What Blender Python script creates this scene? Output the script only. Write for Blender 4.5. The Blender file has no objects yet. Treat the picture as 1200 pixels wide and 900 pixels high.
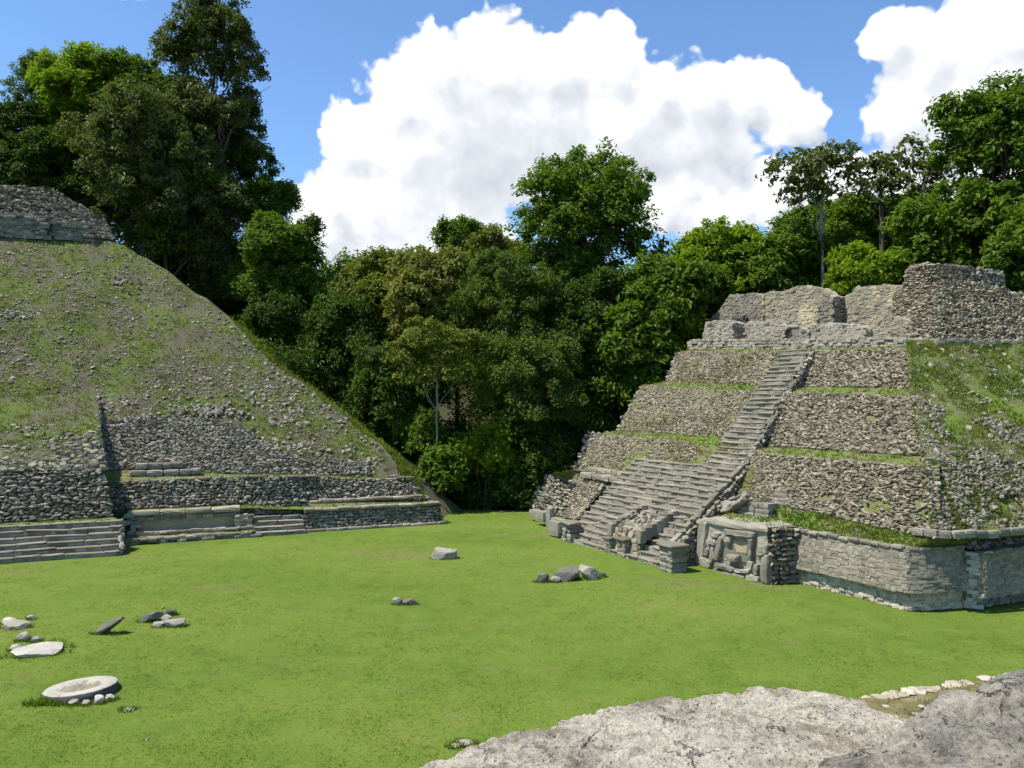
import bpy, bmesh, math, random
import numpy as np
from mathutils import Vector
R = math.radians
rng = np.random.default_rng(7)
random.seed(7)
S = bpy.context.scene
COL = S.collection

# ------------------------------------------------------------------ camera, sky, sun, exposure
FPX, EYE = 950.0, 8.0
PITCH = math.atan(20 / FPX)
cd = bpy.data.cameras.new('camera'); cam = bpy.data.objects.new('camera', cd); COL.objects.link(cam)
cam.location = (0, 0, EYE); cam.rotation_euler = (R(90) + PITCH, 0, 0)
cd.sensor_width = 36; cd.lens = FPX / 1200 * 36; cd.clip_start = 0.05; cd.clip_end = 3000
S.camera = cam
SUN_EL = R(62); SUN_AZ = R(-103)            # azimuth measured from +Y towards +X
TO_SUN = Vector((math.sin(SUN_AZ) * math.cos(SUN_EL), math.cos(SUN_AZ) * math.cos(SUN_EL), math.sin(SUN_EL)))
sl = bpy.data.lights.new('sun', 'SUN'); sl.energy = 4.6; sl.angle = R(0.5); sl.color = (1.0, 0.94, 0.84)
so = bpy.data.objects.new('sun', sl); COL.objects.link(so)
so.rotation_euler = (-TO_SUN).to_track_quat('-Z', 'Y').to_euler()
S.view_settings.view_transform = 'Standard'; S.view_settings.look = 'None'
S.view_settings.exposure = 0.62; S.view_settings.gamma = 1
S.cycles.max_bounces = 4; S.cycles.diffuse_bounces = 2; S.cycles.glossy_bounces = 1; S.cycles.transmission_bounces = 2; S.cycles.adaptive_threshold = 0.02; S.cycles.transparent_max_bounces = 4
S.cycles.caustics_reflective = False; S.cycles.caustics_refractive = False


def ray(px, py):
    a = (px - 600) / FPX; b = (450 - py) / FPX
    c, s = math.cos(PITCH), math.sin(PITCH)
    v = np.array([a, c - b * s, s + b * c]); return v / v[1]


def P(px, py, Y):
    v = ray(px, py) * Y; return v + np.array([0, 0, EYE])


def G(px, py, z=0.0):
    v = ray(px, py); k = (z - EYE) / v[2]; return v * k + np.array([0, 0, EYE])


def to_px(p):
    p = np.asarray(p, float); q = p - np.array([0, 0, EYE])
    c, s = math.cos(PITCH), math.sin(PITCH)
    f = q[..., 1] * c + q[..., 2] * s; u = -q[..., 1] * s + q[..., 2] * c
    return 600 + FPX * q[..., 0] / f, 450 - FPX * u / f


# ---- sky with cumulus clouds, laid out by world direction
class NT:
    def __init__(s, tree): s.t = tree

    def n(s, typ, ins=None, **kw):
        nd = s.t.nodes.new(typ)
        for k, v in kw.items(): setattr(nd, k, v)
        for k, v in (ins or {}).items():
            sk = nd.inputs[k]
            if isinstance(v, bpy.types.NodeSocket): s.t.links.new(v, sk)
            else: sk.default_value = v
        return nd

    def math(s, op, a, b=0.0, c=0.0, clamp=False):
        nd = s.n('ShaderNodeMath', {0: a, 1: b, 2: c}, operation=op); nd.use_clamp = clamp
        return nd.outputs[0]

    def vmath(s, op, a, b=(0, 0, 0)):
        nd = s.n('ShaderNodeVectorMath', {0: a, 1: b}, operation=op)
        return nd.outputs['Value'] if op in ('DISTANCE', 'LENGTH', 'DOT_PRODUCT') else nd.outputs['Vector']

    def noise(s, vec, scale, detail=4, rough=0.55, out=0, dist=0.0):
        return s.n('ShaderNodeTexNoise', {'Vector': vec, 'Scale': scale, 'Detail': detail, 'Roughness': rough, 'Distortion': dist}).outputs[out]

    def maprange(s, v, a, b, c=0.0, d=1.0, mode='SMOOTHSTEP'):
        return s.n('ShaderNodeMapRange', {0: v, 1: a, 2: b, 3: c, 4: d}, interpolation_type=mode).outputs[0]

    def mix(s, f, a, b, mode='MIX'):
        nd = s.n('ShaderNodeMix', data_type='RGBA', blend_type=mode)
        for sk, v in ((nd.inputs[0], f), (nd.inputs[6], a), (nd.inputs[7], b)):
            if isinstance(v, bpy.types.NodeSocket): s.t.links.new(v, sk)
            else: sk.default_value = v if not isinstance(v, tuple) or len(v) == 4 else (*v, 1)
        return nd.outputs[2]

    def ramp(s, f, stops):
        nd = s.n('ShaderNodeValToRGB', {0: f}); e = nd.color_ramp.elements
        while len(e) < len(stops): e.new(0.5)
        for el, (p, c) in zip(e, stops): el.position = p; el.color = (*c, 1)
        return nd.outputs[0]


BLOBS = [(385, 235, 55), (420, 165, 62), (470, 110, 62), (505, 80, 62), (585, 62, 66), (650, 85, 72), (712, 75, 60), (545, 150, 95),
         (640, 170, 110), (450, 240, 95), (765, 110, 66), (820, 115, 60), (868, 112, 58), (915, 130, 52), (940, 142, 36), (780, 170, 70),
         (530, 260, 110), (380, 275, 60), (840, 250, 62), (905, 225, 48), (960, 205, 50), (770, 235, 60), (700, 200, 90), (965, 240, 60),
         (1042, 42, 38), (1080, 75, 50), (1120, 60, 62), (1180, 30, 80), (1055, 125, 55), (1110, 130, 70), (1190, 110, 90), (1010, 215, 45), (1060, 200, 60),
         (1300, 60, 170), (1180, 220, 120), (150, -34, 40), (485, 180, 70), (500, 130, 60), (835, 195, 48), (600, 140, 120), (720, 150, 100), (500, 200, 100), (590, 85, 70), (830, 150, 70), (1090, 60, 60), (852, 178, 44), (800, 210, 50)]
GREY = [(580, 155, 75), (650, 190, 75), (820, 150, 48), (850, 178, 34), (560, 225, 60), (760, 190, 45), (1100, 180, 45), (500, 200, 40)]


def udir(px, py):
    v = ray(px, py); return v / np.linalg.norm(v)


def blob_chain(nt, vec, blobs):
    cur = None
    for (px, py, r) in blobs:
        d = nt.vmath('DISTANCE', vec, tuple(udir(px, py)))
        m = nt.math('MULTIPLY_ADD', d, -FPX / r, 1.0)
        cur = m if cur is None else nt.n('ShaderNodeMath', {0: cur, 1: m, 2: 0.3}, operation='SMOOTH_MAX').outputs[0]
    return cur


W = bpy.data.worlds.new('World'); S.world = W; W.use_nodes = True; W.cycles.sampling_method = 'NONE'
wt = W.node_tree; wt.nodes.clear()
cg = bpy.data.node_groups.new('cloud_density', 'ShaderNodeTree')
cg.interface.new_socket('Vector', in_out='INPUT', socket_type='NodeSocketVector')
cg.interface.new_socket('Density', in_out='OUTPUT', socket_type='NodeSocketFloat')
g = NT(cg)
gi = g.n('NodeGroupInput'); go = g.n('NodeGroupOutput')
v = gi.outputs[0]
w1 = g.vmath('MULTIPLY', g.vmath('SUBTRACT', g.noise(v, 14, 3, 0.6, out=1), (0.5, 0.5, 0.5)), (0.035, 0.035, 0.035))
vw = g.vmath('ADD', v, w1)
bl = blob_chain(g, vw, BLOBS)
vor = g.n('ShaderNodeTexVoronoi', {'Vector': vw, 'Scale': 19.0, 'Detail': 2.0, 'Roughness': 0.5, 'Lacunarity': 2.3, 'Smoothness': 0.45}, feature='SMOOTH_F1').outputs['Distance']
puff = g.math('SUBTRACT', 0.62, vor)
fine = g.math('SUBTRACT', g.noise(vw, 60, 5, 0.6), 0.5)
D = g.math('ADD', g.math('MULTIPLY_ADD', puff, 0.5, bl), g.math('MULTIPLY', fine, 0.2))
cg.links.new(D, go.inputs[0])
n = NT(wt)
tc = n.n('ShaderNodeTexCoord')
dirv = n.vmath('NORMALIZE', tc.outputs['Generated'])


def dens(vec):
    nd = n.n('ShaderNodeGroup'); nd.node_tree = cg; wt.links.new(vec, nd.inputs[0]); return nd.outputs[0]


D0 = dens(dirv); D1 = dens(n.vmath('ADD', dirv, (-0.018, 0.0, 0.03)))
alpha = n.maprange(D0, 0.12, 0.26)
edge = n.math('MULTIPLY_ADD', n.math('SUBTRACT', D0, D1), 0.75, 0.62, clamp=True)
gb = n.maprange(blob_chain(n, n.vmath('ADD', dirv, n.vmath('MULTIPLY', n.vmath('SUBTRACT', n.noise(dirv, 6, 3, 0.5, out=1), (.5, .5, .5)), (.05, .05, .05))), GREY), -0.1, 0.8)
lit = n.math('MULTIPLY', edge, n.math('MULTIPLY_ADD', gb, -0.36, 1.0))
ccol = n.ramp(lit, [(0.22, (4.3, 4.6, 5.1)), (0.5, (5.7, 5.9, 6.25)), (0.8, (7.6, 7.65, 7.7))])
for nd in wt.nodes:
    pass
sky = n.n('ShaderNodeTexSky', sky_type='NISHITA'); sky.sun_disc = False
sky.sun_elevation = SUN_EL; sky.sun_rotation = SUN_AZ; sky.air_density = 1.0; sky.dust_density = 0.3; sky.ozone_density = 2.5; sky.altitude = 500
skc = n.mix(1.0, sky.outputs[0], (1.0, 1.2, 1.38), 'MULTIPLY')
fin = n.mix(alpha, skc, ccol)
bg = n.n('ShaderNodeBackground', {'Color': fin, 'Strength': 0.1})
wo = n.n('ShaderNodeOutputWorld'); wt.links.new(bg.outputs[0], wo.inputs[0])

# ------------------------------------------------------------------ helpers


def h01(i, j, k, s=0):
    a = (i.astype(np.int64) * 374761393 + j.astype(np.int64) * 668265263 + k.astype(np.int64) * 1274126177 + s * 974711) & 0xffffffff
    a = ((a ^ (a >> 13)) * 1274126177) & 0xffffffff
    a = (a ^ (a >> 16)); return (a & 0xffffff) / float(0xffffff)


def vnoise(p, s=0):
    p = np.asarray(p, float); i = np.floor(p).astype(np.int64); f = p - i; f = f * f * (3 - 2 * f); r = 0
    for dx in (0, 1):
        for dy in (0, 1):
            for dz in (0, 1):
                w = (f[..., 0] if dx else 1 - f[..., 0]) * (f[..., 1] if dy else 1 - f[..., 1]) * (f[..., 2] if dz else 1 - f[..., 2])
                r = r + w * h01(i[..., 0] + dx, i[..., 1] + dy, i[..., 2] + dz, s)
    return r * 2 - 1


def fbm(p, o=4, s=0, g=0.5):
    p = np.asarray(p, float); a = 1; t = 0; r = 0
    for k in range(o):
        r = r + a * vnoise(p * 2.03 ** k + 17.3 * k, s + k); t += a; a *= g
    return r / t


class Acc:
    def __init__(s): s.v = []; s.l = []; s.n = []; s.mi = []; s.off = 0

    def add(s, v, f, mi=0):
        v = np.asarray(v, float).reshape(-1, 3); f = np.asarray(f, np.int64)
        s.v.append(v); s.l.append((f + s.off).ravel()); s.n.append(np.full(len(f), f.shape[1], np.int64)); s.mi.append(np.full(len(f), mi, np.int64)); s.off += len(v)

    def build(s, name, mats, parent=None, smooth=False, kind=None):
        me = bpy.data.meshes.new(name)
        if s.off:
            v = np.concatenate(s.v); l = np.concatenate(s.l); nn = np.concatenate(s.n); mi = np.concatenate(s.mi)
            org = None
            me.vertices.add(len(v)); me.loops.add(len(l)); me.polygons.add(len(nn))
            me.vertices.foreach_set('co', v.ravel().astype(np.float32)); me.loops.foreach_set('vertex_index', l.astype(np.int32))
            st = np.concatenate([[0], np.cumsum(nn)[:-1]])
            me.polygons.foreach_set('loop_start', st.astype(np.int32)); me.polygons.foreach_set('material_index', mi.astype(np.int32))
            me.polygons.foreach_set('use_smooth', np.full(len(nn), smooth, bool))
            me.update(calc_edges=True); me.validate()
        for m in (mats if isinstance(mats, (list, tuple)) else [mats]): me.materials.append(m)
        o = bpy.data.objects.new(name, me); COL.objects.link(o)
        if parent is not None:
            o.parent = parent
            o.matrix_parent_inverse = parent.matrix_world.inverted() if parent.type != 'EMPTY' else __import__('mathutils').Matrix.Translation(-parent.location)
        if kind: o['kind'] = kind
        return o


def thing(name, label, cat, loc, group=None):
    o = bpy.data.objects.new(name, None); COL.objects.link(o); o.empty_display_size = 0.3
    o.location = [float(c) for c in loc]; o['label'] = label; o['category'] = cat
    if group: o['group'] = group
    return o


def tag(o, label, cat, group=None):
    o['label'] = label; o['category'] = cat
    if group: o['group'] = group
    return o


def origin_to(o, loc):
    loc = np.asarray(loc, float); me = o.data
    c = np.empty(len(me.vertices) * 3); me.vertices.foreach_get('co', c)
    me.vertices.foreach_set('co', (c.reshape(-1, 3) - loc).ravel().astype(np.float32)); o.location = loc; me.update(); return o


def resample(poly, k):
    poly = np.asarray(poly, float); d = np.concatenate([[0], np.cumsum(np.linalg.norm(np.diff(poly, axis=0), axis=1))])
    s = np.linspace(0, d[-1], k); return np.stack([np.interp(s, d, poly[:, i]) for i in range(3)], 1)


def unit(v): return v / np.maximum(np.linalg.norm(v, axis=-1, keepdims=True), 1e-9)


class Strip:
    """ruled surface between a lower and an upper polyline of equal point count"""
    def __init__(s, A, B, centre):
        s.A = np.asarray(A, float); s.B = np.asarray(B, float); M = (s.A + s.B) / 2
        s.d = np.concatenate([[0], np.cumsum(np.linalg.norm(np.diff(M, axis=0), axis=1))]); s.L = s.d[-1]
        s.H = np.mean(np.linalg.norm(s.B - s.A, axis=1)); s.c = np.asarray(centre, float)

    def at(s, t, r):
        a = np.stack([np.interp(t, s.d, s.A[:, i]) for i in range(3)], -1); b = np.stack([np.interp(t, s.d, s.B[:, i]) for i in range(3)], -1)
        return a + (b - a) * r[..., None]

    def frame(s, t, r):
        e = 0.05; tan = unit(s.at(t + e, r) - s.at(t - e, r) + 1e-9); up = s.at(t, np.ones_like(r)) - s.at(t, np.zeros_like(r))
        up = unit(up); nor = unit(np.cross(tan, up)); p = s.at(t, r)
        sg = np.sign(np.sum(nor * (p - s.c), -1)); sg[sg == 0] = 1; nor = nor * sg[..., None]
        up = unit(np.cross(nor, tan)); up = up * np.where(up[..., 2] < 0, -1, 1)[..., None]
        return p, tan, up, nor

    def patch(s, acc, step=0.4, amp=0.08, back=0.0, freq=1.2, mi=0, seed=0):
        nu = max(2, int(s.L / step) + 1); nv = max(2, int(s.H / step) + 1)
        t, r = np.meshgrid(np.linspace(0, s.L, nu), np.linspace(0, 1, nv)); t = t.ravel(); r = r.ravel()
        p, _, _, nor = s.frame(t, r); p = p + nor * (amp * fbm(p * freq, 3, seed) - back)[:, None]
        i = np.arange(nu * nv).reshape(nv, nu); f = np.stack([i[:-1, :-1], i[:-1, 1:], i[1:, 1:], i[1:, :-1]], -1).reshape(-1, 4)
        acc.add(p, f, mi)


def ico(sub):
    bm = bmesh.new(); bmesh.ops.create_icosphere(bm, subdivisions=sub, radius=1)
    v = np.array([x.co[:] for x in bm.verts]); f = np.array([[q.index for q in x.verts] for x in bm.faces]); bm.free(); return v, f


def cubegrid(k):
    bm = bmesh.new(); bmesh.ops.create_cube(bm, size=2); bmesh.ops.subdivide_edges(bm, edges=bm.edges[:], cuts=k, use_grid_fill=True)
    v = np.array([x.co[:] for x in bm.verts]); f = np.array([[q.index for q in x.verts] for x in bm.faces]); bm.free(); return v, f


def rock_proto(seed, sub=2, p=3.0, amp=0.18, fr=1.3):
    v, f = ico(sub); v = v / (np.sum(np.abs(v) ** p, 1) ** (1 / p))[:, None]
    return v * (1 + amp * fbm(v * fr + seed * 9.1, 3, seed))[:, None], f


def block_proto(seed, k=2, amp=0.06):
    v, f = cubegrid(k); q = v / (np.sum(np.abs(v) ** 9, 1) ** (1 / 9))[:, None]; v = q
    n = np.stack([vnoise(v * 1.6 + 3.3 + seed * 5.7, seed + a) for a in range(3)], 1); return v + amp * n * 1.6, f




def hull_proto(seed, cnt, p=3.2):
    r = np.random.default_rng(900 + seed); v = r.normal(0, 1, (cnt, 3)); v = v / (np.sum(np.abs(v) ** p, 1) ** (1 / p))[:, None] * r.uniform(.8, 1.12, (cnt, 1))
    bm = bmesh.new()
    for q in v: bm.verts.new(q)
    bmesh.ops.convex_hull(bm, input=bm.verts[:]); bmesh.ops.triangulate(bm, faces=bm.faces[:])
    for q in [q for q in bm.verts if not q.link_faces]: bm.verts.remove(q)
    bm.verts.index_update(); v = np.array([q.co[:] for q in bm.verts]); f = np.array([[q.index for q in x.verts] for x in bm.faces]); bm.free(); return v, f


ROCKS = [hull_proto(i, 15 + i % 9) for i in range(22)]
FINE_ROCKS = [hull_proto(40 + i, 34) for i in range(8)]
BLOCKS = [block_proto(i) for i in range(10)]
HUMPS = []


def put(acc, protos, pos, X, Y, Z, size, mi=0):
    pos = np.asarray(pos); k = rng.integers(0, len(protos), len(pos))
    for q, (v, f) in enumerate(protos):
        ix = np.nonzero(k == q)[0]
        if not len(ix): continue
        m = len(ix)
        w = (v[None, :, 0:1] * (X[ix] * size[ix, 0:1])[:, None] + v[None, :, 1:2] * (Y[ix] * size[ix, 1:2])[:, None] + v[None, :, 2:3] * (Z[ix] * size[ix, 2:3])[:, None]) + pos[ix][:, None]
        ff = f[None] + (np.arange(m) * len(v))[:, None, None]
        acc.add(w.reshape(-1, 3), ff.reshape(-1, f.shape[1]), mi)


def rotate_axes(a, b, ang):
    c, s = np.cos(ang)[:, None], np.sin(ang)[:, None]; return a * c + b * s, b * c - a * s


def lay(acc, st, w=0.4, h=0.26, depth=0.2, dens=1.0, tilt=0.25, mask=None, protos=None, out=0.0, jit=0.25, mi=0, fill=1.12):
    protos = protos or ROCKS
    rows = max(1, int(round(st.H / h))); T = []; Rr = []; Wd = []
    for i in range(rows):
        x = -rng.uniform(0, w)
        while x < st.L:
            ww = w * rng.uniform(0.55, 1.45); T.append(x + ww / 2); Rr.append((i + 0.5 + rng.uniform(-jit, jit)) / rows); Wd.append(ww); x += ww
    T = np.array(T); Rr = np.clip(np.array(Rr), 0.02, 0.98); Wd = np.array(Wd); keep = (T > 0) & (T < st.L) & (rng.random(len(T)) < dens)
    T, Rr, Wd = T[keep], Rr[keep], Wd[keep]
    if not len(T): return
    p, X, Y, Z = st.frame(T, Rr)
    if mask is not None:
        k = mask(p); p, X, Y, Z, Wd = p[k], X[k], Y[k], Z[k], Wd[k]
        if not len(p): return
    X, Y = rotate_axes(X, Y, rng.normal(0, tilt, len(p))); Y, Z = rotate_axes(Y, Z, rng.normal(0, tilt * 0.8, len(p)))
    hh = h * rng.uniform(0.75, 1.25, len(p)); sz = np.stack([Wd * 0.5 * fill, hh * 0.5 * fill, depth * 0.5 * rng.uniform(0.7, 1.5, len(p))], 1)
    put(acc, protos, p + Z * (out + rng.normal(0, depth * 0.13, len(p)))[:, None], X, Y, Z, sz, mi)


def scatter(acc, st, count, smin, smax, mask=None, protos=None, sink=0.2, mi=0):
    T = rng.random(count) * st.L; r = rng.random(count); p, X, Y, Z = st.frame(T, r)
    if mask is not None:
        k = mask(p); p, X, Y, Z = p[k], X[k], Y[k], Z[k]
    m = len(p)
    if not m: return
    X, Y = rotate_axes(X, Y, rng.uniform(-3, 3, m)); Y, Z2 = rotate_axes(Y, Z, rng.normal(0, .3, m))
    s = smin + (smax - smin) * rng.random(m) ** 2.2
    sz = np.stack([s * rng.uniform(.7, 1.2, m), s * rng.uniform(.5, .9, m), s * rng.uniform(.35, .7, m)], 1)
    put(acc, protos or ROCKS, p + Z * (s * (0.3 - sink))[:, None], X, Y, Z2, sz, mi)


def tufts(acc, pos, nor, h, w=0.05, blades=5, spread=0.12, lean=0.5):
    m = len(pos); nb = m * blades; p = np.repeat(pos, blades, 0); nn = np.repeat(nor, blades, 0)
    a = rng.uniform(0, 2 * np.pi, nb); d = np.stack([np.cos(a), np.sin(a), np.zeros(nb)], 1)
    b = p + d * rng.random(nb)[:, None] * spread; hh = np.repeat(h, blades) * rng.uniform(.5, 1.2, nb)
    up = np.stack([np.zeros(nb), np.zeros(nb), np.ones(nb)], 1) * 0.75 + nn * 0.3
    tip = b + up * hh[:, None] + d * (hh * lean * rng.uniform(.2, 1.2, nb))[:, None]
    a2 = rng.uniform(0, np.pi, nb); side = np.stack([np.cos(a2), np.sin(a2), np.zeros(nb)], 1) * (w * 0.5)
    v = np.stack([b - side, b + side, tip], 1).reshape(-1, 3); acc.add(v, np.arange(nb * 3).reshape(-1, 3))


def strip_tufts(acc, st, count, hmin, hmax, mask=None, **kw):
    T = rng.random(count) * st.L; r = rng.random(count); p, X, Y, Z = st.frame(T, r)
    if mask is not None:
        k = mask(p); p, Z = p[k], Z[k]
    tufts(acc, p, Z, rng.uniform(hmin, hmax, len(p)), **kw)


def inpoly(x, y, poly):
    x = np.asarray(x); y = np.asarray(y); r = np.zeros(x.shape, bool); j = len(poly) - 1
    for i in range(len(poly)):
        xi, yi = poly[i]; xj, yj = poly[j]
        c = ((yi > y) != (yj > y)) & (x < (xj - xi) * (y - yi) / (yj - yi + 1e-12) + xi); r ^= c; j = i
    return r


class Frame:
    """plan frame of a building: t along its front, d inwards, z up"""
    def __init__(s, o, u):
        s.o = np.array([o[0], o[1], 0.0]); u = np.array([u[0], u[1], 0.0]); s.u = u / np.linalg.norm(u); s.m = np.array([-s.u[1], s.u[0], 0.0])

    def w(s, t, d, z): return s.o + s.u * t + s.m * d + np.array([0, 0, z])

    def td(s, p): q = np.asarray(p) - s.o; return q @ s.u, q @ s.m

    def pix(s, px, py, d):
        v = ray(px, py); e = np.array([0, 0, EYE]); k = (d - (e - s.o) @ s.m) / (v @ s.m); return e + v * k

    def plane(s, px, py, k, c=0.0):
        v = ray(px, py); e = np.array([0, 0, EYE]); # z = k*d + c
        q = (k * ((e - s.o) @ s.m) + c - EYE) / (v[2] - k * (v @ s.m)); return e + v * q


# ------------------------------------------------------------------ materials
def material(name, fn):
    m = bpy.data.materials.new(name); m.use_nodes = True; t = m.node_tree; t.nodes.clear(); k = NT(t)
    out = k.n('ShaderNodeOutputMaterial'); sh = fn(k); t.links.new(sh, out.inputs[0]); return m


def bump(k, h, strength, dist): return k.n('ShaderNodeBump', {'Height': h, 'Strength': strength, 'Distance': dist}).outputs[0]


def stone_mat(name, stops, nscale=1.1, tint=None, bstr=0.6, bscale=14, isl=0.55):
    def fn(k):
        g = k.n('ShaderNodeNewGeometry'); pos = g.outputs['Position']; ri = g.outputs['Random Per Island']
        big = k.noise(pos, nscale, 5, 0.6); sm = k.noise(pos, nscale * 9, 4, 0.65)
        f = k.math('ADD', k.math('MULTIPLY', ri, isl), k.math('ADD', k.math('MULTIPLY', big, (1 - isl) * 0.7), k.math('MULTIPLY', sm, (1 - isl) * 0.5)))
        c = k.ramp(f, [(p_, (c_[0] * 1.03, c_[1] * .99, c_[2] * .88)) for p_, c_ in stops])
        if tint: c = k.mix(k.maprange(k.noise(pos, tint[1], 4, 0.6), tint[2], tint[3]), c, tint[0])
        wh = k.maprange(k.noise(pos, 7, 4, .7), 0.63, 0.72); c = k.mix(k.math('MULTIPLY', wh, 0.4), c, (0.55, 0.54, 0.5))
        dk = k.maprange(k.noise(pos, 4.3, 5, .75), 0.55, 0.72); c = k.mix(k.math('MULTIPLY', dk, 0.55), c, (0.07, 0.07, 0.065))
        b = bump(k, k.noise(pos, bscale, 5, .7), bstr, 0.05)
        return k.n('ShaderNodeBsdfPrincipled', {'Base Color': c, 'Roughness': 0.92, 'Specular IOR Level': 0.2, 'Normal': b}).outputs[0]
    return material(name, fn)


GREY3 = [(0.2, (0.10, 0.094, 0.08)), (0.5, (0.19, 0.178, 0.148)), (0.85, (0.34, 0.325, 0.28))]
M = {}
M['rubble'] = stone_mat('grey_rubble', GREY3)
M['rubble_warm'] = stone_mat('brownish_rubble', [(0.2, (0.105, 0.092, 0.072)), (0.5, (0.19, 0.168, 0.132)), (0.85, (0.34, 0.31, 0.25))])
M['masonry'] = stone_mat('grey_masonry', [(0.2, (0.12, 0.114, 0.1)), (0.5, (0.195, 0.186, 0.162)), (0.85, (0.34, 0.328, 0.29))], isl=0.4)
M['masonry_tan'] = stone_mat('weathered_tan_masonry', [(0.2, (0.15, 0.135, 0.11)), (0.5, (0.25, 0.228, 0.185)), (0.85, (0.4, 0.372, 0.3))], tint=((0.52, 0.43, 0.28), 0.35, 0.5, 0.6), isl=0.4)
M['pale_masonry'] = stone_mat('pale_grey_masonry', [(0.2, (0.17, 0.16, 0.138)), (0.5, (0.27, 0.257, 0.225)), (0.85, (0.42, 0.402, 0.355))], isl=.35)
M['facing'] = stone_mat('stained_grey_facing', [(0.2, (0.105, 0.096, 0.08)), (0.5, (0.19, 0.176, 0.15)), (0.85, (0.33, 0.31, 0.265))], isl=.3, nscale=.7)
M['footing'] = stone_mat('cream_grey_masonry', [(0.2, (0.24, 0.21, 0.165)), (0.5, (0.36, 0.325, 0.26)), (0.85, (0.52, 0.485, 0.41))], isl=.4)
M['tan'] = stone_mat('tan_plaster', [(0.2, (0.28, 0.235, 0.16)), (0.5, (0.38, 0.32, 0.22)), (0.85, (0.52, 0.46, 0.34))], isl=0.2)
M['step'] = stone_mat('stair_stone', [(0.2, (0.15, 0.138, 0.112)), (0.5, (0.235, 0.218, 0.18)), (0.85, (0.38, 0.358, 0.305))], isl=0.4)
M['white_stone'] = stone_mat('pale_limestone', [(0.2, (0.19, 0.184, 0.168)), (0.5, (0.32, 0.312, 0.288)), (0.85, (0.5, 0.488, 0.455))], isl=0.2)
M['dark_stone'] = stone_mat('lichen_shade_black_stone', [(0.2, (0.03, 0.03, 0.027)), (0.5, (0.065, 0.063, 0.057)), (0.85, (0.2, 0.192, 0.178))], isl=0.25)  # black stone with lichen; its tone also paints shade in doorway and rim
M['rock'] = stone_mat('grey_boulder', [(0.2, (0.11, 0.104, 0.094)), (0.5, (0.22, 0.208, 0.185)), (0.85, (0.36, 0.34, 0.31))], isl=0.25, nscale=2)


def f_slope(k):
    pos = k.n('ShaderNodeNewGeometry').outputs['Position']
    f = k.math('MULTIPLY_ADD', k.noise(pos, 0.35, 6, 0.62), 0.8, k.math('MULTIPLY', k.noise(pos, 3.5, 4, 0.7), 0.45))
    c = k.ramp(f, [(0.5, (0.13, 0.115, 0.082)), (0.59, (0.16, 0.148, 0.09)), (0.66, (0.128, 0.15, 0.046)), (0.75, (0.125, 0.185, 0.032))])
    c = k.mix(k.maprange(k.noise(pos, 9, 4, .7), 0.5, 0.7), c, (0.17, 0.155, 0.115))
    b = bump(k, k.noise(pos, 6, 6, .75), 0.9, 0.25)
    return k.n('ShaderNodeBsdfPrincipled', {'Base Color': c, 'Roughness': 0.95, 'Specular IOR Level': 0.1, 'Normal': b}).outputs[0]


M['slope'] = material('rough_grass_slope', f_slope)


def f_ledge(k):
    pos = k.n('ShaderNodeNewGeometry').outputs['Position']
    f = k.math('MULTIPLY_ADD', k.noise(pos, 0.6, 5, 0.6), 0.75, k.math('MULTIPLY', k.noise(pos, 5, 4, 0.7), 0.4))
    c = k.ramp(f, [(0.45, (0.19, 0.165, 0.115)), (0.55, (0.16, 0.165, 0.07)), (0.68, (0.13, 0.2, 0.03))])
    b = bump(k, k.noise(pos, 8, 5, .75), 0.8, 0.12)
    return k.n('ShaderNodeBsdfPrincipled', {'Base Color': c, 'Roughness': 0.95, 'Specular IOR Level': 0.1, 'Normal': b}).outputs[0]


M['ledge'] = material('ledge_turf', f_ledge)


def f_lawn(k):
    pos = k.n('ShaderNodeNewGeometry').outputs['Position']
    sq = k.vmath('MULTIPLY', pos, (0.6, 1.0, 1.0))
    f = k.math('MULTIPLY_ADD', k.noise(sq, 0.09, 5, 0.6), 0.6, k.math('MULTIPLY', k.noise(pos, 0.9, 6, 0.7), 0.4))
    c = k.ramp(f, [(0.36, (0.068, 0.122, 0.016)), (0.45, (0.102, 0.165, 0.021)), (0.53, (0.127, 0.188, 0.026)), (0.63, (0.165, 0.188, 0.046))])
    c = k.mix(k.math('MULTIPLY', k.maprange(k.noise(pos, 5.5, 5, .75), 0.42, 0.68), 0.65), c, (0.135, 0.165, 0.034))
    c = k.mix(k.math('MULTIPLY', k.maprange(k.noise(pos, 11, 4, .75), 0.5, 0.66), 0.48), c, (0.042, 0.08, 0.01))
    c = k.mix(k.math('MULTIPLY', k.maprange(k.noise(pos, 1.9, 6, .75), 0.58, 0.7), 0.5), c, (0.19, 0.17, 0.075))
    c = k.mix(k.math('MULTIPLY', k.maprange(k.noise(sq, 0.16, 5, .65), 0.55, 0.68), 0.55), c, (0.17, 0.155, 0.065))
    b = bump(k, k.noise(pos, 12, 5, .8), 0.7, 0.06)
    return k.n('ShaderNodeBsdfPrincipled', {'Base Color': c, 'Roughness': 0.95, 'Specular IOR Level': 0.1, 'Normal': b}).outputs[0]


M['lawn'] = material('mown_lawn', f_lawn)


def f_floor(k):
    pos = k.n('ShaderNodeNewGeometry').outputs['Position']
    c = k.ramp(k.noise(pos, 0.7, 6, .65), [(0.35, (0.03, 0.035, 0.015)), (0.6, (0.07, 0.06, 0.035))])
    return k.n('ShaderNodeBsdfPrincipled', {'Base Color': c, 'Roughness': 1.0, 'Specular IOR Level': 0.0}).outputs[0]


M['floor'] = material('forest_floor', f_floor)


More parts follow.
